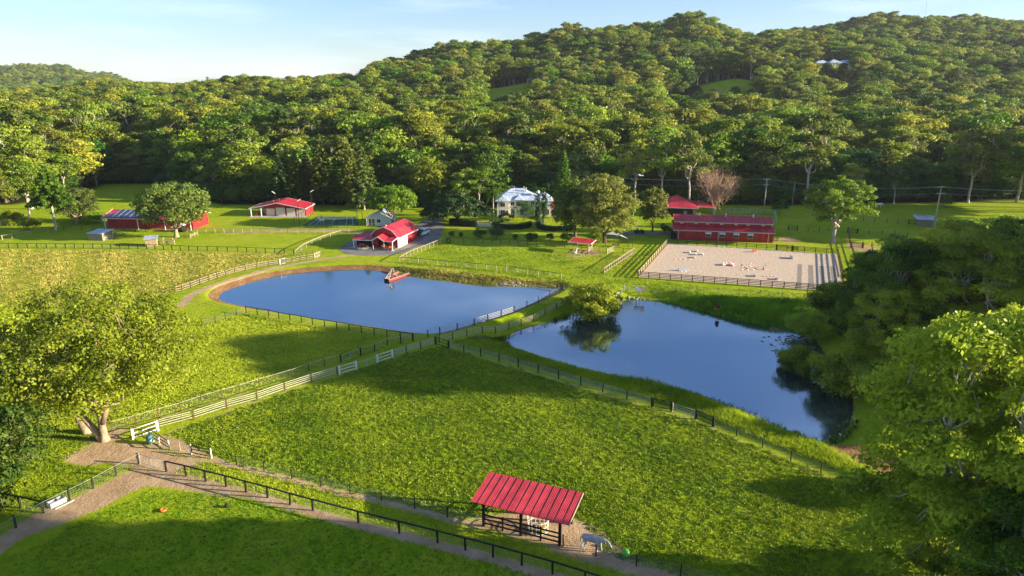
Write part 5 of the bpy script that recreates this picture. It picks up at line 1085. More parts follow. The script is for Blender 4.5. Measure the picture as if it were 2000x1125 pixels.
t2 = thing('planter', 'pair of white-rimmed tubs against the end of the arena barn', 'planter', G(1515,470.5)); 
for x in (-.5,.5): mb = MB(); mb.tube([(x,0,0),(x,0,.6)], [.3,.38], 12); mb.build('tub', M['white'], t2); mb = MB(); mb.tube([(x,0,.55),(x,0,.62)], .3, 12); mb.build('soil', M['dark'], t2)
# red hipped building behind
A, rz, W_ = frame_at((1290,422), (1345,424)); W_ = 11; t = thing('red_roof_house', 'red hipped roof building half hidden behind the egg-shaped tree', 'house', A, rz); Dp = 12
mb = MB(); mb.b2((0,0,0),(W_,Dp,3.0)); mb.build('wall', M['plank_warm'], t)
mb = MB(); mb.plate([(-.7,-.7,3.0),(W_+.7,-.7,3.0),(W_*.42,Dp/2,6.2)], .1); mb.plate([(W_+.7,-.7,3.0),(W_+.7,Dp+.7,3.0),(W_*.42,Dp/2,6.2)], .1); mb.plate([(W_+.7,Dp+.7,3.0),(-.7,Dp+.7,3.0),(W_*.42,Dp/2,6.2)], .1); mb.plate([(-.7,Dp+.7,3.0),(-.7,-.7,3.0),(W_*.42,Dp/2,6.2)], .1); mb.plate([(W_+.5,3,3.05),(W_+6.0,3,2.75),(W_+6.0,9,2.75),(W_+.5,9,4.3)], .1); mb.build('roof', M['red_roof'], t)
mb = MB(); rail_trim(mb, [(-.72,-.74,2.92),(W_+.72,-.74,2.92),(W_+.74,3.0,2.92)], .16); rail_trim(mb, [(W_+.5,2.96,2.97),(W_+6.0,2.96,2.68)], .16); mb.build('gutter', M['white'], t)
for u, y in ((W_+5.8,3.1),(W_+5.8,8.8)): mb = MB(); mb.b2((u-.08,y-.08,0),(u+.08,y+.08,2.65)); mb.build('column', M['white'], t)
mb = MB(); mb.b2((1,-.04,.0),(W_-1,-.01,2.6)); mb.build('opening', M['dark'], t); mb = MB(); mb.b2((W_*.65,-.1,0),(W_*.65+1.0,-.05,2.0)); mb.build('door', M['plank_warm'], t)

# white house
A, rz, W_ = frame_at((971,423.5), (1078,425)); t = thing('white_house', 'two-storey white house with a pale blue metal roof among the garden trees', 'house', A, 0.0); W_ = 17.5
mb = MB(); mb.b2((0,0,0),(3.6,4,5.2)); mb.b2((.02,1.8,0),(13,11,5.18)); mb.b2((13.02,1.0,0),(17.4,9,5.0)); mb.build('wall', M['offwhite'], t)
def hip(mb, x0, x1, y0, y1, z0, zr, e=.6):
    x0 -= e; x1 += e; y0 -= e; y1 += e; h = min((y1-y0), (x1-x0))/2
    if (x1-x0) >= (y1-y0): a = (x0+h, (y0+y1)/2, zr); b = (x1-h, (y0+y1)/2, zr)
    else: a = ((x0+x1)/2, y0+h, zr); b = ((x0+x1)/2, y1-h, zr)
    c = [(x0,y0,z0),(x1,y0,z0),(x1,y1,z0),(x0,y1,z0)]
    if (x1-x0) >= (y1-y0): mb.plate([c[0],c[1],b,a], .08); mb.plate([c[1],c[2],b], .08); mb.plate([c[2],c[3],a,b], .08); mb.plate([c[3],c[0],a], .08)
    else: mb.plate([c[0],c[1],a], .08); mb.plate([c[1],c[2],b,a], .08); mb.plate([c[2],c[3],b], .08); mb.plate([c[3],c[0],a,b], .08)
mb = MB(); hip(mb, 0, 13, 1.8, 11, 5.2, 8.3); hip(mb, 0, 3.6, 0, 5, 5.23, 6.4); hip(mb, 13, 17.4, 1.0, 9, 5.03, 7.2); hip(mb, 5.6, 8.4, 1.0, 5, 5.25, 6.6, .3); mb.build('roof', M['blue_roof'], t)
mb = MB(); rail_trim(mb, [(-.65,-.65,5.13),(4.2,-.65,5.13)], .16); rail_trim(mb, [(4.2,1.15,5.12),(13.5,1.15,5.12)], .16); rail_trim(mb, [(12.4,.35,4.97),(18.05,.35,4.97),(18.05,9.6,4.97)], .16); mb.build('gutter', M['white'], t)
for u, z, w_, h, y in ((1.8,3.3,1.5,1.2,0),(1.8,.3,1.4,1.9,0),(4.9,3.3,1.1,1.2,1.8),(6.8,3.3,1.3,1.2,1.8),(9.2,3.3,1.1,1.2,1.8),(11.4,3.3,1.1,1.2,1.8),(5.0,.3,1.2,1.9,1.8),(8.0,.3,1.2,1.9,1.8),(11,.6,1.2,1.4,1.8),(14.2,3.2,1.0,1.2,1.0),(16.2,.5,1.0,1.6,1.0)): window(t, u, z, w_, h, y-.01)
for u, z in ((3.0,3.2),(6.5,3.2),(4.5,.6)): window(t, -17.43+34.86 and u, z, 1.1, 1.2, 17.45, None, None, 'y')
mb = MB(); mb.tube([(5.6,3.5,6.5),(5.6,3.5,9.3),(4.6,3.5,9.4)], .07, 6); mb.tube([(8.6,4,6.5),(8.6,4,9.2)], .14, 8); mb.tube([(9.3,5,6.9),(9.3,5,8.7)], .2, 8); mb.build('flue', M['galv'], t)
t2 = thing('satellite_dish', 'round white satellite dish on the white house roof ridge', 'dish', A+Vector((13.2,3.2,6.4))); mb = MB(); mb.sphere((0,-.1,1.1), .6, 14, 8, .95); mb.build('dish', M['white'], t2, True); mb = MB(); mb.tube([(0,0,-.6),(0,0,.8)], .05, 6); mb.build('mast', M['galv'], t2)
P_ = np.array([[17.9+RNG.normal(0,.25), RNG.uniform(.6,7), RNG.uniform(.6,4.8)] for _ in range(22)]+[[RNG.uniform(12,15), .6, RNG.uniform(.6,2.6)] for _ in range(10)]); M['bougain'] = leafmat('crimson climber flowers', (.30,.01,.03), (.65,.05,.10), .3)
V, Fq, tint = puff_leaves(P_, np.full(len(P_), .42), 60, .12); t2 = thing('climbing_plant', 'crimson flowering climber on the sunlit end of the white house', 'climber', A); obj('flower', np_mesh('flower', V, Fq, [M['bougain']], attrs=dict(tint=tint)), t2); mb = MB(); mb.tube([(17.7,2,0),(17.75,2.4,2.5),(17.7,3,4.6)], .05, 5); mb.build('stem', M['bark_brown'], t2)

# foreground red-roofed field shelter
A, rz, Lf = frame_at((945,1027), (1093,1065)); t = thing('field_shelter', 'open field shelter with a ribbed red roof and black rails by the grey horse', 'shelter', A, rz); dpt = 3.5
mb = MB(); mb.plate([(-1.15,-.35,2.6),(8.5,-.35,2.6),(8.5,4.05,3.25),(-1.15,4.05,3.25)], .05)
M['red_rib'] = roofmat('red corrugated shelter roof', (.47,.035,.045), 'X', .152, .45); rf = mb.build('roof', M['red_rib'], t)
mb = MB(); [mb.beam((u,-.38,2.642), (u,4.07,3.292), .022, .018) for u in np.arange(-1.12, 8.5, .76)]; mb.build('ridge_cap', M['red_rib'], rf)
mb = MB(); rail_trim(mb, [(8.52,-.36,2.55),(8.52,4.06,3.2)], .14); mb.build('fascia', M['pale_wood'], t)
mb = MB(); rail_trim(mb, [(-1,.0,2.5),(8.35,.0,2.5)], .14); rail_trim(mb, [(-1,dpt,3.02),(8.35,dpt,3.02)], .14); mb.build('beam', bk, t)
for u, y in ((0,0),(Lf*.5,0),(Lf,0),(0,dpt),(Lf*.5,dpt),(Lf,dpt)): mb = MB(); mb.b2((u-.12,y-.12,-.1),(u+.12,y+.12,2.45+y*.15)); mb.build('post', bk, t)
for z in (.45,.9,1.35): mb = MB(); mb.b2((0,-.17,z-.08),(Lf,-.125,z+.08)); mb.build('rail', bk, t)
for u in (Lf*.26, Lf*.76): mb = MB(); mb.b2((u-.07,-.12,0),(u+.07,.0,1.5)); mb.build('post', bk, t)
for z in (.6,1.2): mb = MB(); mb.b2((-.17,0,z-.07),(-.125,dpt,z+.07)); mb.build('rail', bk, t)
c_ = t.matrix_basis; bpy.context.view_layer.update(); q = Matrix.Translation(A)@Matrix.Rotation(rz, 4, 'Z')@Vector((Lf*.66, 1.3, 0))
t2 = thing('hay_feeder', 'round white tube hay feeder under the red-roofed field shelter', 'feeder', q); mb = MB()
for z, r in ((.15,.95),(.75,.95),(1.35,1.05)): mb.tube([(cos(a)*r, sin(a)*r, z) for a in np.linspace(0, 2*pi, 22)], .035, 6, cap=False)
mb.build('ring', M['white'], t2, True); mb = MB()
for a in np.linspace(0, 2*pi, 15)[:-1]: mb.tube([(cos(a)*.95, sin(a)*.95, .15),(cos(a)*.95, sin(a)*.95, .75),(cos(a)*1.05, sin(a)*1.05, 1.35)], .028, 5)
mb.build('bar', M['white'], t2, True)
t2 = thing('hay_pile', 'loose straw heaped inside the round white feeder', 'hay', q+Vector((0,0,.02))); V, Fq, tint = puff_leaves(np.array([[0,0,.1],[.3,.2,.15],[-.3,.1,.1],[.1,-.3,.2]]), np.array([.6,.45,.4,.4]), 300, .09); obj('straw', np_mesh('straw', V, Fq, [M['dry_blade']], attrs=dict(tint=tint)), t2)

# small shelter in its field
A, rz, Lf = frame_at((1118,491), (1147,494)); Lf = 4.2; t = thing('animal_shelter', 'small flat red-roofed shelter with white edge and tan posts on bare ground', 'shelter', A, rz)
mb = MB(); mb.plate([(-.9,-.6,2.6),(Lf+.9,-.6,2.55),(Lf+.9,3.4,2.85),(-.9,3.4,2.9)], .09); mb.build('roof', M['red_roof'], t)
mb = MB(); rail_trim(mb, [(-.9,-.65,2.53),(Lf+.9,-.65,2.48),(Lf+.93,3.4,2.78)], .16); rail_trim(mb, [(-.93,-.6,2.53),(-.93,3.4,2.8)], .16); mb.build('fascia', M['white'], t)
for u, y in ((.3,0),(Lf,0),(.3,2.9),(Lf,2.9)): mb = MB(); mb.b2((u-.1,y-.1,-.1),(u+.1,y+.1,2.5+y*.09)); mb.build('post', pw_, t)
for z in (.6,1.1): mb = MB(); mb.b2((.3,2.98,z-.07),(Lf,3.03,z+.07)); mb.build('rail', br, t)
for z in (.5,.9,1.3): mb = MB(); mb.b2((Lf+.1,0,z-.07),(Lf+.15,2.9,z+.07)); mb.build('rail', pw_, t)
# timber sheds in the left paddock
def plank_shed(label, a, b, dp, h0, h1, wall, roofm, open_front=False, name='timber_shed', ov=.3):
    A, rz, W_ = frame_at(a, b); t = thing(name, label, 'shed', A, rz); mb = MB(); mb.prism([(0,0),(dp,0),(dp,h1),(0,h0)], 0, W_, 'x')
    mb.build('wall', wall, t); mb = MB(); mb.plate([(-ov,-ov*1.3,h0+.03),(W_+ov,-ov*1.3,h0+.03),(W_+ov,dp+ov,h1+.05),(-ov,dp+ov,h1+.05)], .06); mb.build('roof', roofm, t)
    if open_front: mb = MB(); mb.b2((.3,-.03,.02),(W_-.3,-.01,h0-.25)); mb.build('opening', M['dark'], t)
    return t, W_
plank_shed('grey plank shed with a pale blue sheet roof left of the solar shed', (174,469.5), (201,470.5), 4.2, 2.0, 2.3, M['plank'], M['blue_roof'])
t, W_ = plank_shed('tiny sunlit plank hut with a tin skillion roof beside the pale pen', (285,482), (307,480.5), 2.2, 1.9, 2.4, M['plank_warm'], M['tin_roof'])
t, W_ = plank_shed('tin shed with a pale slanted roof beside the tall power pole', (1792,441.5), (1822,443), 3.5, 2.1, 2.7, M['plank'], M['tin_roof'], ov=.7)
plank_shed('low tin-roofed shelter half buried in the bank gums', (1826,482), (1855,484), 3.6, 2.2, 2.5, M['plank'], M['tin_roof'], True)
fence('pale timber pen beside the tiny plank hut', [(319,477),(320,472),(338,472),(341,478),(319,478)], 2, 1.2, .16, pw_, [(z,.12,.06,pw_) for z in (.5,1.15)], explicit=True, name='timber_pen')
fence('pale timber frame under the broad olive-brown tree', [(372,466),(380,462),(386,460)], 2, 1.4, .18, pw_, [(z,.12,.08,pw_) for z in (.5,.9)], explicit=True, name='timber_pen')
t = thing('brush_pile', 'sunlit heap of dead branches against the grey plank shed', 'brush pile', G(212,460)); mb = MB()
for i in range(70): p_ = Vector((RNG.normal(0,1.3), RNG.normal(0,.9), 0)); q_ = p_+Vector((RNG.normal(0,.9), RNG.normal(0,.9), .3+abs(RNG.normal(0,.9)))); mb.tube([p_+Vector((0,0,-.1)), q_], [.06,.02], 4)
mb.build('branch', M['pale_wood'], t)
# hill houses
def hill_house(label, c, D, parts, name='hill_house', dz=0.0):
    x = (c-1000)/F*(.96*D+5); z = Hs(x, D)+dz; t = thing(name, label, 'house', (x, D, z), 0.0)
    mb = MB(); mr = MB(); mt = MB()
    for x0, x1, y0, y1, h, r in parts: mb.b2((x0,y0,-2.5),(x1,y1,h)); hip(mr, x0, x1, y0, y1, h, r, .8)
    mb.build('wall', M['offwhite'], t); mr.build('roof', M['blue_roof'], t)
    for x0, x1, y0, y1, h, r in parts:
        for u in np.arange(x0+1.5, x1-1, 3.0): window(t, float(u), .7, 1.3, 1.5, y0-.02)
    return t
hh = hill_house('wide white ranch house with a pale roof high on the wooded hill', 1618, 665, [(-17,-4,0,9,3.2,6.0),(-5,6,-2.5,9,3.6,6.8),(5,19,0,9,3.2,6.0)], dz=-1.0)
for u in (-3.5,-1.2,2.2,4.5): mb = MB(); mb.b2((u-.2,-4.1,0),(u+.2,-3.7,3.4)); mb.build('column', M['white'], hh)
hill_house('small white-roofed cottage at the top of the hillside lawn', 1040, 648, [(-5,5,0,6,2.8,4.4)], dz=.5)
hill_house('far white house roof peeping out beyond the forest above the fan palm', 738, 560, [(-6,6,0,7,3,5)], 'hill_house', 9)
# radio mast on the ridge
D = 1020; x = (1780-1000)/F*(.96*D+5); t = thing('radio_mast', 'thin lattice mast on the skyline ridge', 'mast', (x, D, Hs(x, D))); mb = MB(); Hm = 46
for a in range(3): mb.tube([(cos(a*2.1)*1.0, sin(a*2.1)*1.0, 0),(cos(a*2.1)*.35, sin(a*2.1)*.35, Hm)], .10, 4)
for z in np.arange(2, Hm, 2.0): r = 1.0-.65*z/Hm; mb.tube([(cos(a*2.1)*r, sin(a*2.1)*r, z+(a % 2)) for a in range(4)], .07, 3)
mb.build('lattice', M['galv'], t)
# ------------------------------------------------------------------ hedges and garden shrubs
def hedge(label, px, w_, h, seed=0):
    P = resample([G(a, b) for a, b in px], .8); t = thing('hedge', label, 'hedge', P[0]); Q = [p-P[0] for p in P]; mb = MB()
    for a, b in zip(Q, Q[1:]): mb.beam(a+Vector((0,0,h/2-.05)), b+Vector((0,0,h/2-.05)), w_*.82, h*.9)
    mb.build('twig', M['dark'], t); C_ = []; N_ = []
    L = sum((b-a).length for a, b in zip(Q, Q[1:])); n = int(L*(w_+2*h)*55)
    for i in range(n):
        j = RNG.integers(len(Q)-1); a, b = Q[j], Q[j+1]; s = a.lerp(b, RNG.random()); nn = Vector((-(b-a).y, (b-a).x, 0)).normalized(); q = RNG.random()*(w_+2*h)
        if q < w_: p = s+nn*(q-w_/2)+Vector((0,0,h)); m = Vector((0,0,1))
        elif q < w_+h: p = s+nn*w_/2+Vector((0,0,q-w_)); m = nn
        else: p = s-nn*w_/2+Vector((0,0,q-w_-h)); m = -nn
        p += Vector(RNG.normal(0, .05, 3)); m = m+Vector(RNG.normal(0, .45, 3)); C_.append(p); N_.append(m.normalized())
    V, Fq = quadcloud(np.array(C_), np.array(N_), .09*(.7+.6*RNG.random(len(C_)))); tt = np.repeat(np.clip(RNG.normal(.5, .18, len(C_)), 0, 1), 4)
    obj('foliage', np_mesh('hedge_leaf', V, Fq, [M['hedge']], attrs=dict(tint=tt)), t)
hedge('curved clipped hedge in front of the white house, left of the cypress spires', [(968,441),(972,446),(990,448),(1015,447.5),(1030,445),(1036,441)], 1.1, 1.5)
hedge('curved clipped hedge ringing the small round garden court', [(1060,434),(1051,440),(1052,446),(1065,450),(1085,452),(1105,451),(1118,448)], 1.1, 1.5)
hedge('clipped hedge running from the umbrella tree to the white garden gate', [(880,438),(900,441),(931,443)], 1.6, 1.9)
hedge('square-cut hedge block against the arena barn end wall', [(1310,466.5),(1322,467.5)], 1.5, 2.0)
hedge('low light hedge inside the front garden of the white house', [(975,436),(985,433),(995,432)], .5, .8)
def shrub(label, px, py, R, Ht, mat, leaf=.12, name='shrub', n=14, per=110):
    t = thing(name, label, 'shrub', G(px, py)); P_ = crown_points(n, R, Ht*.5, Ht*.5, .45, mind=R*.3, lowcut=-.6); V, Fq, tint = puff_leaves(P_, np.full(len(P_), R*.42), per, leaf, .9)
    obj('foliage', np_mesh('shrub_leaf', V, Fq, [mat], attrs=dict(tint=tint)), t); mb = MB(); [mb.tube([(0,0,-.1), tuple(P_[i])], [.05,.015], 4) for i in range(min(5, len(P_)))]; mb.build('stem', M['bark_brown'], t)
for a in [('large dense ball shrub on the shaded house lawn', 970, 467, 2.1, 3.2, M['hedge'], .13), ('pale loose shrub second from the drive on the house lawn', 937, 465, 1.7, 2.4, M['leaf_dark'], .12), ('small dark shrub nearest the drive on the house lawn', 882, 462, .8, 1.4, M['hedge'], .1), ('low leafy shrub third from the drive on the house lawn', 900, 463, .9, 1.2, M['hedge'], .1),
          ('small spiky shrub right of the large ball shrub', 1006, 468, .8, 1.4, M['leaf_dark'], .1), ('wide pyramid-shaped shrub on the house lawn', 1037, 471, 1.7, 2.2, M['hedge'], .12), ('upright oval shrub on the house lawn', 1074, 471, 1.0, 2.3, M['hedge'], .11), ('pale airy shrub beside the small red-roofed shelter', 1106, 473, 1.6, 2.4, M['leaf_dark'], .12),
          ('round clipped ball bush at the end of the white garden gate', 965, 443, 1.3, 2.2, M['hedge'], .11), ('clipped ball bush just inside the umbrella tree hedge end', 926, 441, 1.0, 1.9, M['hedge'], .11), ('small garden ball bush below the white house window', 978, 428, .9, 1.5, M['hedge'], .1), ('small garden ball bush beside the white house steps', 1000, 428, .9, 1.4, M['hedge'], .1),
          ('purple-grey bushy shrub covering the middle of the white house', 1024, 430, 3.2, 5.4, M['leaf_dark'], .15), ('dark bush at the foot of the cypress spires', 1046, 440, 1.4, 3.6, M['leaf_dark'], .13), ('white-flowering bush against the white house wall', 990, 425, 1.2, 2.2, M['leaf_gum'], .12), ('round-topped bush at the sunlit end of the white house', 1086, 426, 1.8, 3.0, M['leaf_olive'], .13),
          ('dark topiary ball between the red hipped roof and the arena barn', 1298, 457, 1.3, 3.0, M['hedge'], .12), ('narrow dark shrub beside the topiary ball', 1312, 459, 1.2, 2.8, M['hedge'], .12), ('round bush behind the white power pole at the forest edge', 1522, 418, 2.6, 4.6, M['leaf_dark'], .16), ('light leafy shrub at the base of the massive twin-crowned tree', 1163, 479, 1.8, 4.0, M['leaf_lime'], .14),
          ('pale round bush in the far sunlit field edge', 1845, 404, 2.6, 5.0, M['leaf_olive'], .16), ('scruffy green bush beneath the pale rail fence trees', 62, 449, 2.4, 3.6, M['leaf_broad'], .16), ('dense bush line left end beneath the gums', 25, 440, 3.0, 4.0, M['leaf_broad'], .18), ('sunlit scrub behind the grey plank shed corner', 185, 436, 3.0, 2.6, M['leaf_broad'], .18), ('yellow-green scrub patch before the back meadow', 160, 432, 3.2, 2.4, M['leaf_broad'], .18),
          ('grey bush on the dam wall beside the near pond netting', 1152, 610, 1.4, 1.6, M['leaf_dark'], .12), ('low dark bush behind the red barn end wall', 817, 463.5, 1.1, 3.0, M['leaf_dark'], .12)]:
    shrub(*a, n=20 if a[3] > 1.5 else 12, per=130 if a[3] > 1.5 else 100)
# white garden gate
A, rz, W_ = frame_at((934,443), (958,444)); t = thing('garden_gate', 'white scalloped picket gate in the garden hedge', 'gate', A, rz); mb = MB()
for i in range(22): u = W_*i/21; z = 1.25+.22*abs(math.sin(u/W_*pi*2)); mb.b2((u-.05,-.02,.1),(u+.05,.02,z))
mb.build('picket', M['white'], t); mb = MB(); [mb.b2((0,.02,z),(W_,.06,z+.1)) for z in (.35,1.0)]; mb.build('rail', M['white'], t); mb = MB(); [mb.b2((u-.1,-.1,0),(u+.1,.1,1.6)) for u in (-.1,W_+.1)]; mb.build('post', M['white'], t)

# ------------------------------------------------------------------ poles, lamps, wires
def power_pole(label, base, Ht, arms, mat, lean=(0,0)):
    t = thing('power_pole', label, 'power pole', G(*base)); mb = MB(); mb.tube([(0,0,-.3),(lean[0]*.5,lean[1]*.5,Ht*.5),(lean[0],lean[1],Ht)], [.2,.17,.13], 10); mb.build('pole', mat, t, True)
    for z, L, yaw in arms:
        d = Vector((cos(yaw), sin(yaw), 0))*L/2; c = Vector((lean[0]*z/Ht, lean[1]*z/Ht, z)); mb = MB(); mb.beam(c-d+Vector((0,-.14,0)), c+d+Vector((0,-.14,0)), .12, .12); mb.build('crossarm', mat, t)
        for s in (-.9,-.35,.35,.9): mb = MB(); q = c+d*s+Vector((0,-.14,.06)); mb.tube([q, q+Vector((0,0,.2))], .06, 6); mb.build('insulator', M['offwhite'], t)
    return t
power_pole('tall white power pole behind the long arena barn', (1491,419), 11.8, [(11.4,2.2,.3),(9.7,2.0,.2)], M['bark_pale']); P1 = G(1491,419)
power_pole('tall leaning grey power pole beside the tin shed', (1823,446.5), 12.6, [(12.2,2.2,.1),(10.3,2.4,.1)], M['bark_pale'], (.2,0)); P2 = G(1823,446.5)
t = thing('stay_post', 'short timber stay post beside the leaning grey power pole', 'post', G(1826,449)); mb = MB(); mb.b2((-.1,-.1,-.2),(.1,.1,2.2)); mb.build('post', gw, t)
def cable(label, a, b, sag, r=.022):
    n = 24; a = Vector(a); b = Vector(b); mb = MB(); mb.tube([a.lerp(b, i/n)-Vector((0,0,sag*4*(i/n)*(1-i/n))) for i in range(n+1)], r, 4); o = mb.build('power_line', M['wire']); tag(o, label, 'power line', 'power lines'); o.data.materials[0] = M['tyre'] if False else M['galv']
for k, dz in ((-.9,12.3),(.9,12.3),(0,10.4)):
    cable('overhead line strung between the two power poles', (P1.x+k, P1.y, dz-.6), (P2.x+k, P2.y, dz), 1.6); cable('overhead line running from the leaning pole out of the picture', (P2.x+k, P2.y, dz), (P2.x+90, P2.y+14+k, dz-1), 1.8); cable('overhead line running from the white pole behind the garden trees', (P1.x+k, P1.y, dz-.6), (P1.x-70, P1.y+22+k, dz-1), 1.5)
lamp_src = None
for label, px, py, h, yaw in [('court lamp pole at the near corner by the garage', 585, 441, 7.6, .3), ('court lamp pole behind the garage corner', 610, 418, 7.4, .3), ('court lamp pole by the white cottage', 708.5, 441, 7.4, 2.9), ('lamp pole behind the garage roof', 540, 413, 6.2, 2.9)]:
    t = thing('lamp_pole', label, 'lamp', G(px, py)); mb = MB(); mb.tube([(0,0,-.2),(0,0,h)], [.09,.06], 8); mb.build('pole', bk, t); mb = MB(); mb.box((cos(yaw)*.45,sin(yaw)*.2,h+.15), (1.2,.4,.14), rz=yaw, M=Matrix.Rotation(yaw,3,'Z')@Matrix.Rotation(-.5,3,'Y')); mb.build('lamp_head', M['white'], t)
A, rz, W_ = frame_at((620,433), (694,433)); t = thing('tennis_net', 'tennis net with a white tape across the green court', 'net', A, rz); mb = MB(); mb.b2((0,-.03,.95),(W_,.03,1.07)); mb.build('tape', M['white'], t)
mb = MB(); [mb.beam((0,0,z),(W_,0,z), .012) for z in np.arange(.1,.95,.15)]; [mb.beam((u,0,.05),(u,0,.95), .01) for u in np.arange(.1,W_,.25)]; mb.build('net', M['black'], t); mb = MB(); [mb.tube([(u,0,0),(u,0,1.12)], .05, 8) for u in (0,W_)]; mb.build('post', M['galv'], t)
t = thing('scoreboard', 'small white sign board on the near side of the tennis court', 'sign', G(629,438)); mb = MB(); mb.b2((-.8,-.03,1.1),(.8,.03,1.7)); mb.build('board', M['white'], t); mb = MB(); [mb.tube([(u,.05,0),(u,.05,1.7)], .04, 6) for u in (-.5,.5)]; mb.build('post', M['galv'], t)

# ------------------------------------------------------------------ car
t = thing('parked_car', 'white four-wheel-drive wagon parked on the gravel behind the red barn', 'car', G(826,459.5)+Vector((0,0,.035)), radians(-112)); w2 = .93
mb = MB(); mb.prism([(-2.35,.5),(-2.35,1.05),(-2.2,1.12),(.9,1.1),(2.1,1.0),(2.35,.85),(2.38,.48),(1.9,.4),(-2.0,.4)], -w2, w2, 'y'); bd = mb.build('body', M['car_paint'], t, bevel=.05)
mb = MB(); mb.prism([(-2.2,1.1),(-2.05,1.72),(-1.8,1.8),(.0,1.8),(.2,1.74),(.95,1.1)], -w2+.1, w2-.1, 'y'); mb.build('cabin', M['car_paint'], t, bevel=.04)
mb = MB(); mb.plate([(.31,-.68,1.70),(.31,.68,1.70),(.93,.76,1.17),(.93,-.76,1.17)], .02); mb.build('windscreen', M['glass'], t); mb = MB(); mb.plate([(-2.12,-.66,1.66),(-2.12,.66,1.66),(-2.24,.72,1.2),(-2.24,-.72,1.2)], .02); mb.build('rear_window', M['glass'], t)
for s in (-1,1):
    for x0, x1 in ((-1.95,-1.15),(-1.05,-.25),(-.15,.55)): mb = MB(); y = s*(w2-.095); mb.prism([(x0,1.2),(x1+(0.1 if x1 > .5 else 0),1.2),(x1-(.2 if x1 > .5 else 0),1.66),(x0,1.66)], y, y+s*.012, 'y'); mb.build('side_window', M['glass'], t)
    mb = MB(); mb.b2((2.3,s*.62-.2,.72),(2.39,s*.62+.2,.9)); mb.build('headlight', M['glass'], t)
    for x in (-1.45,1.45):
        mb = MB(); mb.tube([(x,s*(w2-.22),.38),(x,s*(w2+.02),.38)], .38, 18); wh_ = mb.build('wheel', M['tyre'], t); mb = MB(); mb.tube([(x,s*(w2+.02),.38),(x,s*(w2+.035),.38)], .22, 12); mb.build('rim', M['galv'], wh_)
# buggy and shade sail picnic spot
t = thing('utility_buggy', 'small dark utility buggy with a canopy on the drive beside the egg-shaped tree', 'buggy', G(1248,455.5)+Vector((0,0,.035)), .15)
mb = MB(); mb.prism([(-1.4,.35),(-1.4,.85),(-.2,.85),(-.2,.55),(.5,.55),(.6,.95),(1.3,.8),(1.35,.35)], -.65, .65, 'y'); mb.build('body', M['black'], t, bevel=.03); mb = MB(); mb.b2((-.5,-.6,.85),(0,.6,.98)); mb.b2((-.55,-.6,.95),(-.45,.6,1.4)); mb.build('seat', M['pale_wood'], t)
mb = MB(); mb.b2((-.8,-.7,1.95),(.7,.7,2.02)); mb.build('canopy', M['galv'], t); mb = MB(); [mb.tube([(x,y,.6),(x*.85,y,1.96)], .03, 6) for x in (-.7,.7) for y in (-.6,.6)]; mb.build('canopy_frame', M['black'], t)
for x in (-.95,.95):
    for y in (-.68,.68): mb = MB(); mb.tube([(x,y-.12,.32),(x,y+.12,.32)], .32, 14); mb.build('wheel', M['tyre'], t)
c_ = G(1206,481); t = thing('shade_sail', 'pale triangular shade sail on black posts beside the massive tree', 'shade sail', c_); pts = [(-3.0,1.2,3.0),(.4,.2,2.9),(2.6,-1.0,2.2),(-.6,2.6,3.6)]
mb = MB(); mb.plate([pts[0],pts[1],pts[3]], .02); mb.plate([pts[1],pts[2],pts[3]], .02); mb.build('sail', M['sail'], t)
for p_ in pts+[(3.9,0,2.6)]: mb = MB(); mb.tube([(p_[0],p_[1],0),(p_[0],p_[1],p_[2]+.1)], .07, 8); mb.build('post', bk, t)
t = thing('picnic_table', 'brown timber picnic table under the shade sail', 'table', G(1203,482), .2); mb = MB(); mb.b2((-.9,-.4,.72),(.9,.4,.78)); mb.build('table_top', br, t); mb = MB(); [mb.b2((-.9,s*.7-.14,.42),(.9,s*.7+.14,.47)) for s in (-1,1)]; mb.build('bench', br, t)
for x in (-.6,.6): mb = MB(); mb.beam((x,-.75,0),(x,.75*.4,.74), .06); mb.beam((x,.75,0),(x,-.75*.4,.74), .06); mb.b2((x-.03,-.8,.36),(x+.03,.8,.42)); mb.build('leg', br, t)

# ------------------------------------------------------------------ jumping arena equipment
def pole(p, q, colors=('white','tractor_red'), lab='', z=.1, n=5, grp=None):
    P_ = G(*p); Q_ = G(*q); t = thing('jump_pole', lab, 'pole', P_+Vector((0,0,.05))); d = Q_-P_
    for i in range(n): mb = MB(); mb.tube([d*(i/n)+Vector((0,0,z)), d*((i+1)/n)+Vector((0,0,z))], .07, 8); mb.build('stripe', M[colors[i % 2]], t, True)
def block(lab, p, rz=1.2, L=1.2, h=.42, w_=.36, m1='white', grp=None):
    t = thing('jump_block', lab, 'jump block', G(*p)+Vector((0,0,.045)), rz, grp); mb = MB(); mb.prism([(-w_/2,0),(w_/2,0),(w_*.3,h),(-w_*.3,h)], -L/2, L/2, 'x'); mb.build('block_body', M[m1], t, bevel=.03); mb = MB(); [mb.b2((x-.08,-w_/2-.05,0),(x+.08,w_/2+.05,.1)) for x in (-L*.4, L*.4)]; mb.build('foot', M['galv'], t)
block('white jump block nearest the sunny arena corner', (1347,494), 1.25); block('white jump block at the top of the row of three', (1361,491.5), 1.3); block('white jump block in the middle of the row of three', (1358.5,498), 1.3); block('white jump block at the bottom of the row of three', (1356,504), 1.3); block('white jump block beside the row of three', (1372,498), 1.25)
block('white planter block standing in the shaded part of the arena', (1546,505), 1.45, 1.9, .7); block('small white block with a red cap near the arena barn fence', (1474,492.5), .4, 1.2, .7, m1='tractor_red')
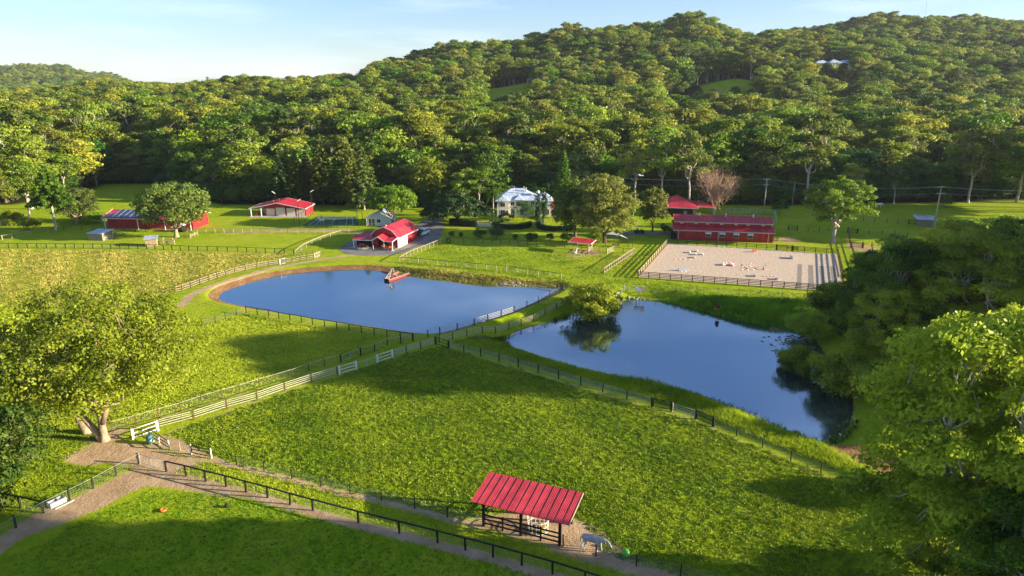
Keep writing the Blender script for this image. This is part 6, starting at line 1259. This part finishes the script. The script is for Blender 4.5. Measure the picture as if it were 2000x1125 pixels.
pole((1317,508), (1350,507.5), lab='low white and red pole lying by the row of three blocks', n=7); pole((1413,519), (1431,516), lab='red tipped pole framing the square of poles, near side'); pole((1411,515), (1434,514), ('tractor_red','white'), 'red ended pole at the back of the square of poles'); block('dark sided white block at the left of the pole square', (1412,518), 1.2, 1.6, .45); block('dark sided white block at the right of the pole square', (1431,519), 1.2, 1.6, .45)
pole((1447,519), (1471,519.5), ('tractor_red','white'), 'striped pole in the fan of poles, front'); pole((1450,516.5), (1468,516.5), lab='striped pole in the fan of poles, back'); pole((1448,521.5), (1468,521), ('white','pale_wood'), 'white and tan pole in the fan of poles')
pole((1446,528), (1474,527.5), lab='white pole lying in front of the jump stand'); pole((1484,540), (1515,541.5), ('white','tractor_red'), 'long red and white pole between two low white blocks', n=9); block('low white block left of the long striped pole', (1474,540), 1.45, 1.3, .5); block('low white block right of the long striped pole', (1517,546), 1.45, 1.3, .5)
block('overturned grey jump filler near the sunlit arena side', (1334,529), .1, 2.2, .6, .7, 'galv'); pole((1330,532), (1341,531), lab='short pole lying in front of the overturned filler', n=3)
for i, px in enumerate((1401,1411,1423,1431,1443,1451)): pole((px,482.7+i*.55), (px+5.5,483+i*.55), ('white','blue_plastic') if i > 4 else ('white','white'), 'short white pole lined up along the barn side arena fence, '+['first','second','third','fourth','fifth','last'][i]+' from the sunny corner', n=2)
t = thing('jump_stand', 'tall white jump stand with red cups and poles in the middle of the arena', 'jump stand', G(1495,527)+Vector((0,0,.045)))
for y in (-.0, 1.6): mb = MB(); mb.b2((-.06,y-.06,0),(.06,y+.06,1.75)); mb.b2((-.5,y-.05,0),(.5,y+.05,.09)); mb.build('upright', M['white'], t)
for z in (.5,1.0): mb = MB(); mb.tube([(0,0,z),(0,1.6,z)], .055, 8); mb.build('cross_pole', M['white'], t)
mb = MB(); mb.b2((-.16,-.1,.9),(-.06,.1,1.15)); mb.build('cup', M['tractor_red'], t)
t = thing('jump_cone', 'red marker cone beside the tall white jump stand', 'cone', G(1491,527)+Vector((0,0,.045))); mb = MB(); mb.tube([(0,0,0),(0,0,.04)], .3, 4); mb.tube([(0,0,.04),(0,0,.75)], [.22,.04], 12); mb.build('cone', M['tractor_red'], t)

# ------------------------------------------------------------------ raft in the far pond
A = G(759,550.5,W1); B = G(799,536.5,W1); Cc = G(752,548.5,W1); E = G(778,534,W1)
t = thing('pond_raft', 'rust red V-shaped raft with a pale A-frame floating in the far pond', 'raft', A); o_ = lambda p: p-A
for a, b in ((A,B),(Cc,E)): mb = MB(); mb.beam(o_(a)+Vector((0,0,.18)), o_(b)+Vector((0,0,.18)), .42, .45); h_ = mb.build('hull', M['rust'], t); mb = MB(); mb.beam(o_(a)+Vector((0,0,.45)), o_(b)+Vector((0,0,.45)), .5, .05); mb.build('deck', M['pale_wood'], h_)
mb = MB(); mb.beam(o_(A)+Vector((.1,.1,.3)), o_(Cc)+Vector((0,0,.3)), .5, .4); mb.beam(o_(A.lerp(B,.45))+Vector((0,0,.5)), o_(Cc.lerp(E,.45))+Vector((0,0,.5)), .3, .08); mb.build('crossbeam', M['dark'], t)
ap = o_(A.lerp(B,.28).lerp(Cc.lerp(E,.35),.5)); ap.z = 2.4; mb = MB()
for q_ in (o_(A), o_(Cc)): mb.beam(q_+Vector((0,0,.4)), ap+Vector((0,0,0)), .18)
for q_ in (o_(A.lerp(B,.42)), o_(Cc.lerp(E,.55))): mb.beam(q_+Vector((0,0,.4)), ap+Vector((.2,0,0)), .16)
mb.b2((ap.x-.4,ap.y-.3,2.3),(ap.x+.4,ap.y+.3,2.42)); mb.build('frame', M['pale_wood'], t)

# ------------------------------------------------------------------ rocks
def rock_mesh(seed):
    r = np.random.default_rng(seed); bm = bmesh.new(); bmesh.ops.create_icosphere(bm, subdivisions=2, radius=1)
    for v in bm.verts: v.co *= 1+.28*math.sin(v.co.x*3+seed)*math.cos(v.co.y*4+seed*2)+r.normal(0,.07); v.co.z *= .7
    me = bpy.data.meshes.new('rock'); bm.to_mesh(me); bm.free(); me.materials.append(M['rock']); return me
RK = [rock_mesh(i) for i in range(5)]
def rocks(n, pxs, grp, label, z=-.4, s0=.28, spread=.7):
    for i in range(n):
        u = RNG.random()*(len(pxs)-1); k = min(int(u), len(pxs)-2); f = u-k; a = pxs[k]; b = pxs[k+1]; p = G(a[0]+(b[0]-a[0])*f, a[1]+(b[1]-a[1])*f, z); x = p.x+RNG.normal(0, spread); y = p.y+RNG.normal(0, spread)
        o = obj('rock', RK[i % 5]); s = s0*(.6+RNG.random()); o.location = (x, y, max(Hs(x, y), -1.9)+s*.25); o.scale = (s*1.2, s, s); o.rotation_euler = (0, 0, RNG.random()*6); tag(o, label, 'rock', grp)
rocks(95, [(975,551),(1000,553),(1030,555),(1060,558),(1092,561)], 'rocks lining the end of the far pond', 'pale rock in the rubble bank at the far pond end', s0=.2)
rocks(38, [(937,660),(950,656),(962,662)], 'rocks tipped on the dam wall corner', 'grey rock in the pile at the dam wall corner', -.2, .2, .6)
rocks(16, [(900,646),(925,637),(950,630)], 'rocks along the waterline below the dam fence', 'wet rock at the waterline below the dam fence', -.9, .22, .25)
rocks(34, [(1225,578),(1260,583),(1300,588),(1340,594)], 'dark rocks along the shaded bank of the lower pond', 'dark rock under the shaded far bank of the lower pond', -1.4, .22, .4)

# ------------------------------------------------------------------ small things
t = thing('play_ball', 'green ball on the ground by the wire fence near the grey horse', 'ball', G(1222,1087)); mb = MB(); mb.sphere((0,0,.36), .38, 20, 12); mb.build('ball', M['green_ball'], t, True)
t = thing('toy_ring', 'orange and yellow plastic toy lying on the shaded lawn', 'toy', G(319,998)); mb = MB(); mb.tube([(cos(a)*.24, sin(a)*.24, .14) for a in np.linspace(0,2*pi,17)], .1, 8, cap=False); mb.build('rim', M['orange'], t, True); mb = MB(); mb.tube([(0,0,.02),(0,0,.16)], .2, 14); mb.build('centre', M['yellow'], t)
t = thing('ball', 'dark ball on the shaded lawn beyond the orange toy', 'ball', G(443,991)); mb = MB(); mb.sphere((0,0,.2), .22, 14, 8); mb.build('ball', M['tyre'], t, True)
t = thing('ball', 'red ball lying on the shaded grass beyond the arena lane', 'ball', G(1703,501)); mb = MB(); mb.sphere((0,0,.3), .32, 12, 8); mb.build('ball', M['tractor_red'], t, True)
A, rz, W_ = frame_at((100,994), (131,979)); t = thing('water_trough', 'grey rectangular water trough on the gravel by the netting fence', 'trough', A, rz); D_ = .75; mb = MB()
for lo, hi in (((0,0,0),(W_,.06,.5)),((0,D_-.06,0),(W_,D_,.5)),((0,.06,0),(.06,D_-.06,.5)),((W_-.06,.06,0),(W_,D_-.06,.5)),((.06,.06,0),(W_-.06,D_-.06,.06)),((W_*.55,.06,.06),(W_*.62,D_-.06,.5))): mb.b2(lo, hi)
mb.build('basin', M['galv'], t); mb = MB(); mb.b2((.07,.07,.3),(W_*.54,D_-.07,.33)); mb.build('water_surface', M['solar'], t)
mb = MB(); mb.b2((W_*.1,-.5,0),(W_*1.3,-.35,.08)); o = thing('plank', 'pale plank lying beside the grey water trough', 'plank', A, rz); mb.build('board', M['concrete'], o)
t = thing('painted_drum', 'teal and white patterned drum with a small white wheel by the black-barred gate', 'drum', G(294,866)); mb = MB(); mb.tube([(0,0,0),(0,0,.15),(0,0,.9),(0,0,1.05)], [.34,.38,.38,.3], 14); mb.build('drum_body', M['aqua'], t, True)
mb = MB(); [mb.sphere((cos(a)*.35, sin(a)*.35, z), .1, 6, 4) for a, z in [(RNG.random()*6.28, .15+.8*RNG.random()) for _ in range(16)]]; mb.build('patch', M['white'], t)
t = thing('standpipe', 'small white tap post by the black-barred gate', 'post', G(312,868)); mb = MB(); mb.tube([(0,0,0),(0,0,.9)], .06, 8); mb.build('pipe', M['white'], t); mb = MB(); mb.sphere((0,0,.95), .1, 8, 5); mb.build('tap', M['galv'], t)
t = thing('feed_bin', 'white trough box on the bank beside the grey pipe gate', 'trough', G(1250,568)); mb = MB(); mb.b2((-1.0,-.4,0),(.2,.4,.7)); mb.build('box', M['galv'], t, bevel=.03); mb = MB(); mb.b2((.3,-.3,0),(1.0,.3,.9)); mb.build('crate', M['pale_wood'], t)
t = thing('termite_mound', 'reddish brown earth mound among the tall reeds below the arena', 'mound', G(1403,598)); mb = MB(); mb.tube([(0,0,-.3),(0,0,.3),(.05,0,.6),(.1,.05,.85)], [.4,.36,.26,.1], 10); mb.build('mound', M['terracotta'], t, True)
t = thing('tyre', 'dark tyre leaning on the corner post of the shelter field', 'tyre', G(876,474.5), .3); mb = MB(); mb.tube([(cos(a)*.55, 0, .65+sin(a)*.55) for a in np.linspace(0,2*pi,19)], .16, 8, cap=False); mb.build('ring', M['tyre'], t, True)
# ------------------------------------------------------------------ animals (one skinned surface each)
def skin_obj(name, verts, edges, mat, parent, sub=2, root=0):
    me = bpy.data.meshes.new(name); me.from_pydata([v[:3] for v in verts], edges, []); me.materials.append(mat); o = obj(name, me, parent)
    md = o.modifiers.new('skin', 'SKIN'); md.use_smooth_shade = True
    for i, v in enumerate(verts): me.skin_vertices[0].data[i].radius = (v[3], v[4] if len(v) > 4 else v[3])
    me.skin_vertices[0].data[root].use_root = True
    s = o.modifiers.new('sub', 'SUBSURF'); s.levels = sub; s.render_levels = sub; return o
def quadruped(name, label, cat, loc, rz, s, mat, head_low=True):
    t = thing(name, label, cat, loc, rz); t.scale = (s,s,s)
    v = [(-.75,0,1.22,.26,.27),(-.3,0,1.2,.27,.30),(.2,0,1.18,.28,.31),(.62,0,1.22,.22,.29),   # 0-3 trunk
         (.95,0,1.32,.12,.19),(1.22,0,1.22 if head_low else 1.6,.09,.14),(1.45,0,1.0 if head_low else 1.8,.09,.12),(1.62,0,.72 if head_low else 1.68,.06,.075),(1.7,0,.58 if head_low else 1.6,.055,.06)]
    e = [(i, i+1) for i in range(8)]; n = len(v)
    for sy in (-1, 1):
        y = .15*sy; off = .12*sy; b = len(v)
        v += [(.58+off*.3,y,.98,.12),(.60+off,y*1.05,.62,.065),(.60+off*1.2,y*1.05,.34,.045),(.60+off*1.5,y*1.05,.08,.05),(.66+off*1.5,y*1.05,.02,.06)]; e += [(3,b),(b,b+1),(b+1,b+2),(b+2,b+3),(b+3,b+4)]
        b = len(v); v += [(-.78-off*.3,y,.98,.16),(-.66-off,y*1.05,.70,.09),(-.84-off,y*1.05,.48,.055),(-.82-off,y*1.05,.1,.045),(-.76-off,y*1.05,.02,.06)]; e += [(0,b),(b,b+1),(b+1,b+2),(b+2,b+3),(b+3,b+4)]
        b = len(v); v += [(1.4,.05*sy,1.12 if head_low else 1.9,.03),(1.38,.08*sy,1.22 if head_low else 2.02,.012)]; e += [(6,b),(b,b+1)]
    b = len(v); v += [(-1.02,0,1.2,.05),(-1.12,0,.85,.06),(-1.1,0,.5,.03)]; e += [(0,b),(b,b+1),(b+1,b+2)]
    skin_obj('body', v, e, mat, t, 2, 1); return t
t = quadruped('horse', 'grey horse in a pale rug walking with lowered head beside the red-roofed shelter', 'horse', G(1157,1074), -.32, 1.02, M['horse_coat'])
rg = [(-.93,0,1.1,.20,.30),(-.75,0,1.17,.30,.35),(-.3,0,1.14,.31,.38),(.2,0,1.13,.32,.38),(.62,0,1.17,.27,.36),(.95,0,1.29,.17,.24),(1.22,0,1.20,.125,.18)]
skin_obj('rug', rg, [(i, i+1) for i in range(6)], M['horse_rug'], t, 2, 2)
mb = MB(); mb.tube([(1.5,-.1,.92),(1.53,0,.98),(1.5,.1,.92),(1.45,0,.82),(1.5,-.1,.92)], .015, 5, cap=False); mb.build('halter', M['black'], t)
quadruped('horse', 'white horse grazing at the far forest edge of the small paddocks', 'horse', G(1716,406), .25, 1.15, M['white_fur'])
def dog(label, loc, rz, s=1.0):
    t = thing('dog', label, 'dog', loc, rz); t.scale = (s,s,s)
    v = [(-.22,0,.2,.14),(-.08,0,.36,.12),(.08,0,.52,.11),(.15,0,.68,.075),(.2,0,.82,.085),(.34,0,.79,.045),(.40,0,.77,.035)]; e = [(i, i+1) for i in range(6)]
    for sy in (-1,1):
        b = len(v); v += [(.12,.08*sy,.42,.06),(.15,.09*sy,.22,.04),(.16,.09*sy,.04,.035),(.22,.09*sy,.02,.04)]; e += [(2,b),(b,b+1),(b+1,b+2),(b+2,b+3)]
        b = len(v); v += [(-.1,.15*sy,.15,.08),(.04,.15*sy,.06,.045),(.1,.15*sy,.02,.04)]; e += [(0,b),(b,b+1),(b+1,b+2)]
        b = len(v); v += [(.17,.06*sy,.92,.025)]; e += [(4,b)]
    b = len(v); v += [(-.38,0,.08,.04),(-.55,.08,.04,.03)]; e += [(0,b),(b,b+1)]
    skin_obj('body', v, e, M['white_fur'], t, 2, 1)
dog('white dog sitting in front of the small red-roofed shelter', G(1124,495), -.4, 1.6)
t = thing('egret', 'small white bird standing alone on the grass of the shelter field', 'bird', G(957,490), 2.0)
v = [(0,0,.45,.1,.09),(-.2,0,.42,.06),(-.38,0,.36,.02),(.12,0,.55,.05),(.1,0,.72,.025),(.16,0,.86,.03),(.22,0,.88,.035),(.36,0,.86,.01)]; e = [(0,1),(1,2),(0,3),(3,4),(4,5),(5,6),(6,7)]
for sy in (-1,1): b = len(v); v += [(0,.03*sy,.3,.02),(.0,.03*sy,.02,.012)]; e += [(0,b),(b,b+1)]
skin_obj('body', v, e, M['white_fur'], t, 1)
t = thing('flying_bird', 'white long-winged bird gliding in front of the dark forest', 'bird', AT(1251,343,150), .35)
v = [(0,0,0,.12,.1),(.35,0,.03,.07),(.6,0,.05,.04),(.75,0,.03,.015),(-.35,0,-.02,.05),(-.6,0,-.02,.03,.01)]; skin_obj('body', v, [(0,1),(1,2),(2,3),(0,4),(4,5)], M['white_fur'], t, 1)
for sy in (-1,1): mb = MB(); mb.plate([(.2,.08*sy,.05),(-.15,.08*sy,.05),(-.1,.7*sy,.22),(.22,.75*sy,.25)], .03); mb.plate([(.22,.75*sy,.25),(-.1,.7*sy,.22),(-.15,1.25*sy,.08),(.0,1.3*sy,.1)], .025); mb.build('wing', M['white_fur'], t)

# ------------------------------------------------------------------ air
def haze(density):
    m = bpy.data.materials.new('haze air'); m.use_nodes = True; n = m.node_tree.nodes; n.clear(); o = n.new('ShaderNodeOutputMaterial'); v = n.new('ShaderNodeVolumePrincipled')
    v.inputs['Color'].default_value = (.80,.88,1,1); v.inputs['Density'].default_value = density; v.inputs['Anisotropy'].default_value = .2; m.node_tree.links.new(v.outputs[0], o.inputs['Volume'])
    mb = MB(); mb.b2((-3600,-120,-6),(3600,4200,240)); b = mb.build('haze', m); b['kind'] = 'stuff'; b['label'] = 'thin evening haze over the valley'
if HAZE: haze(HAZE)
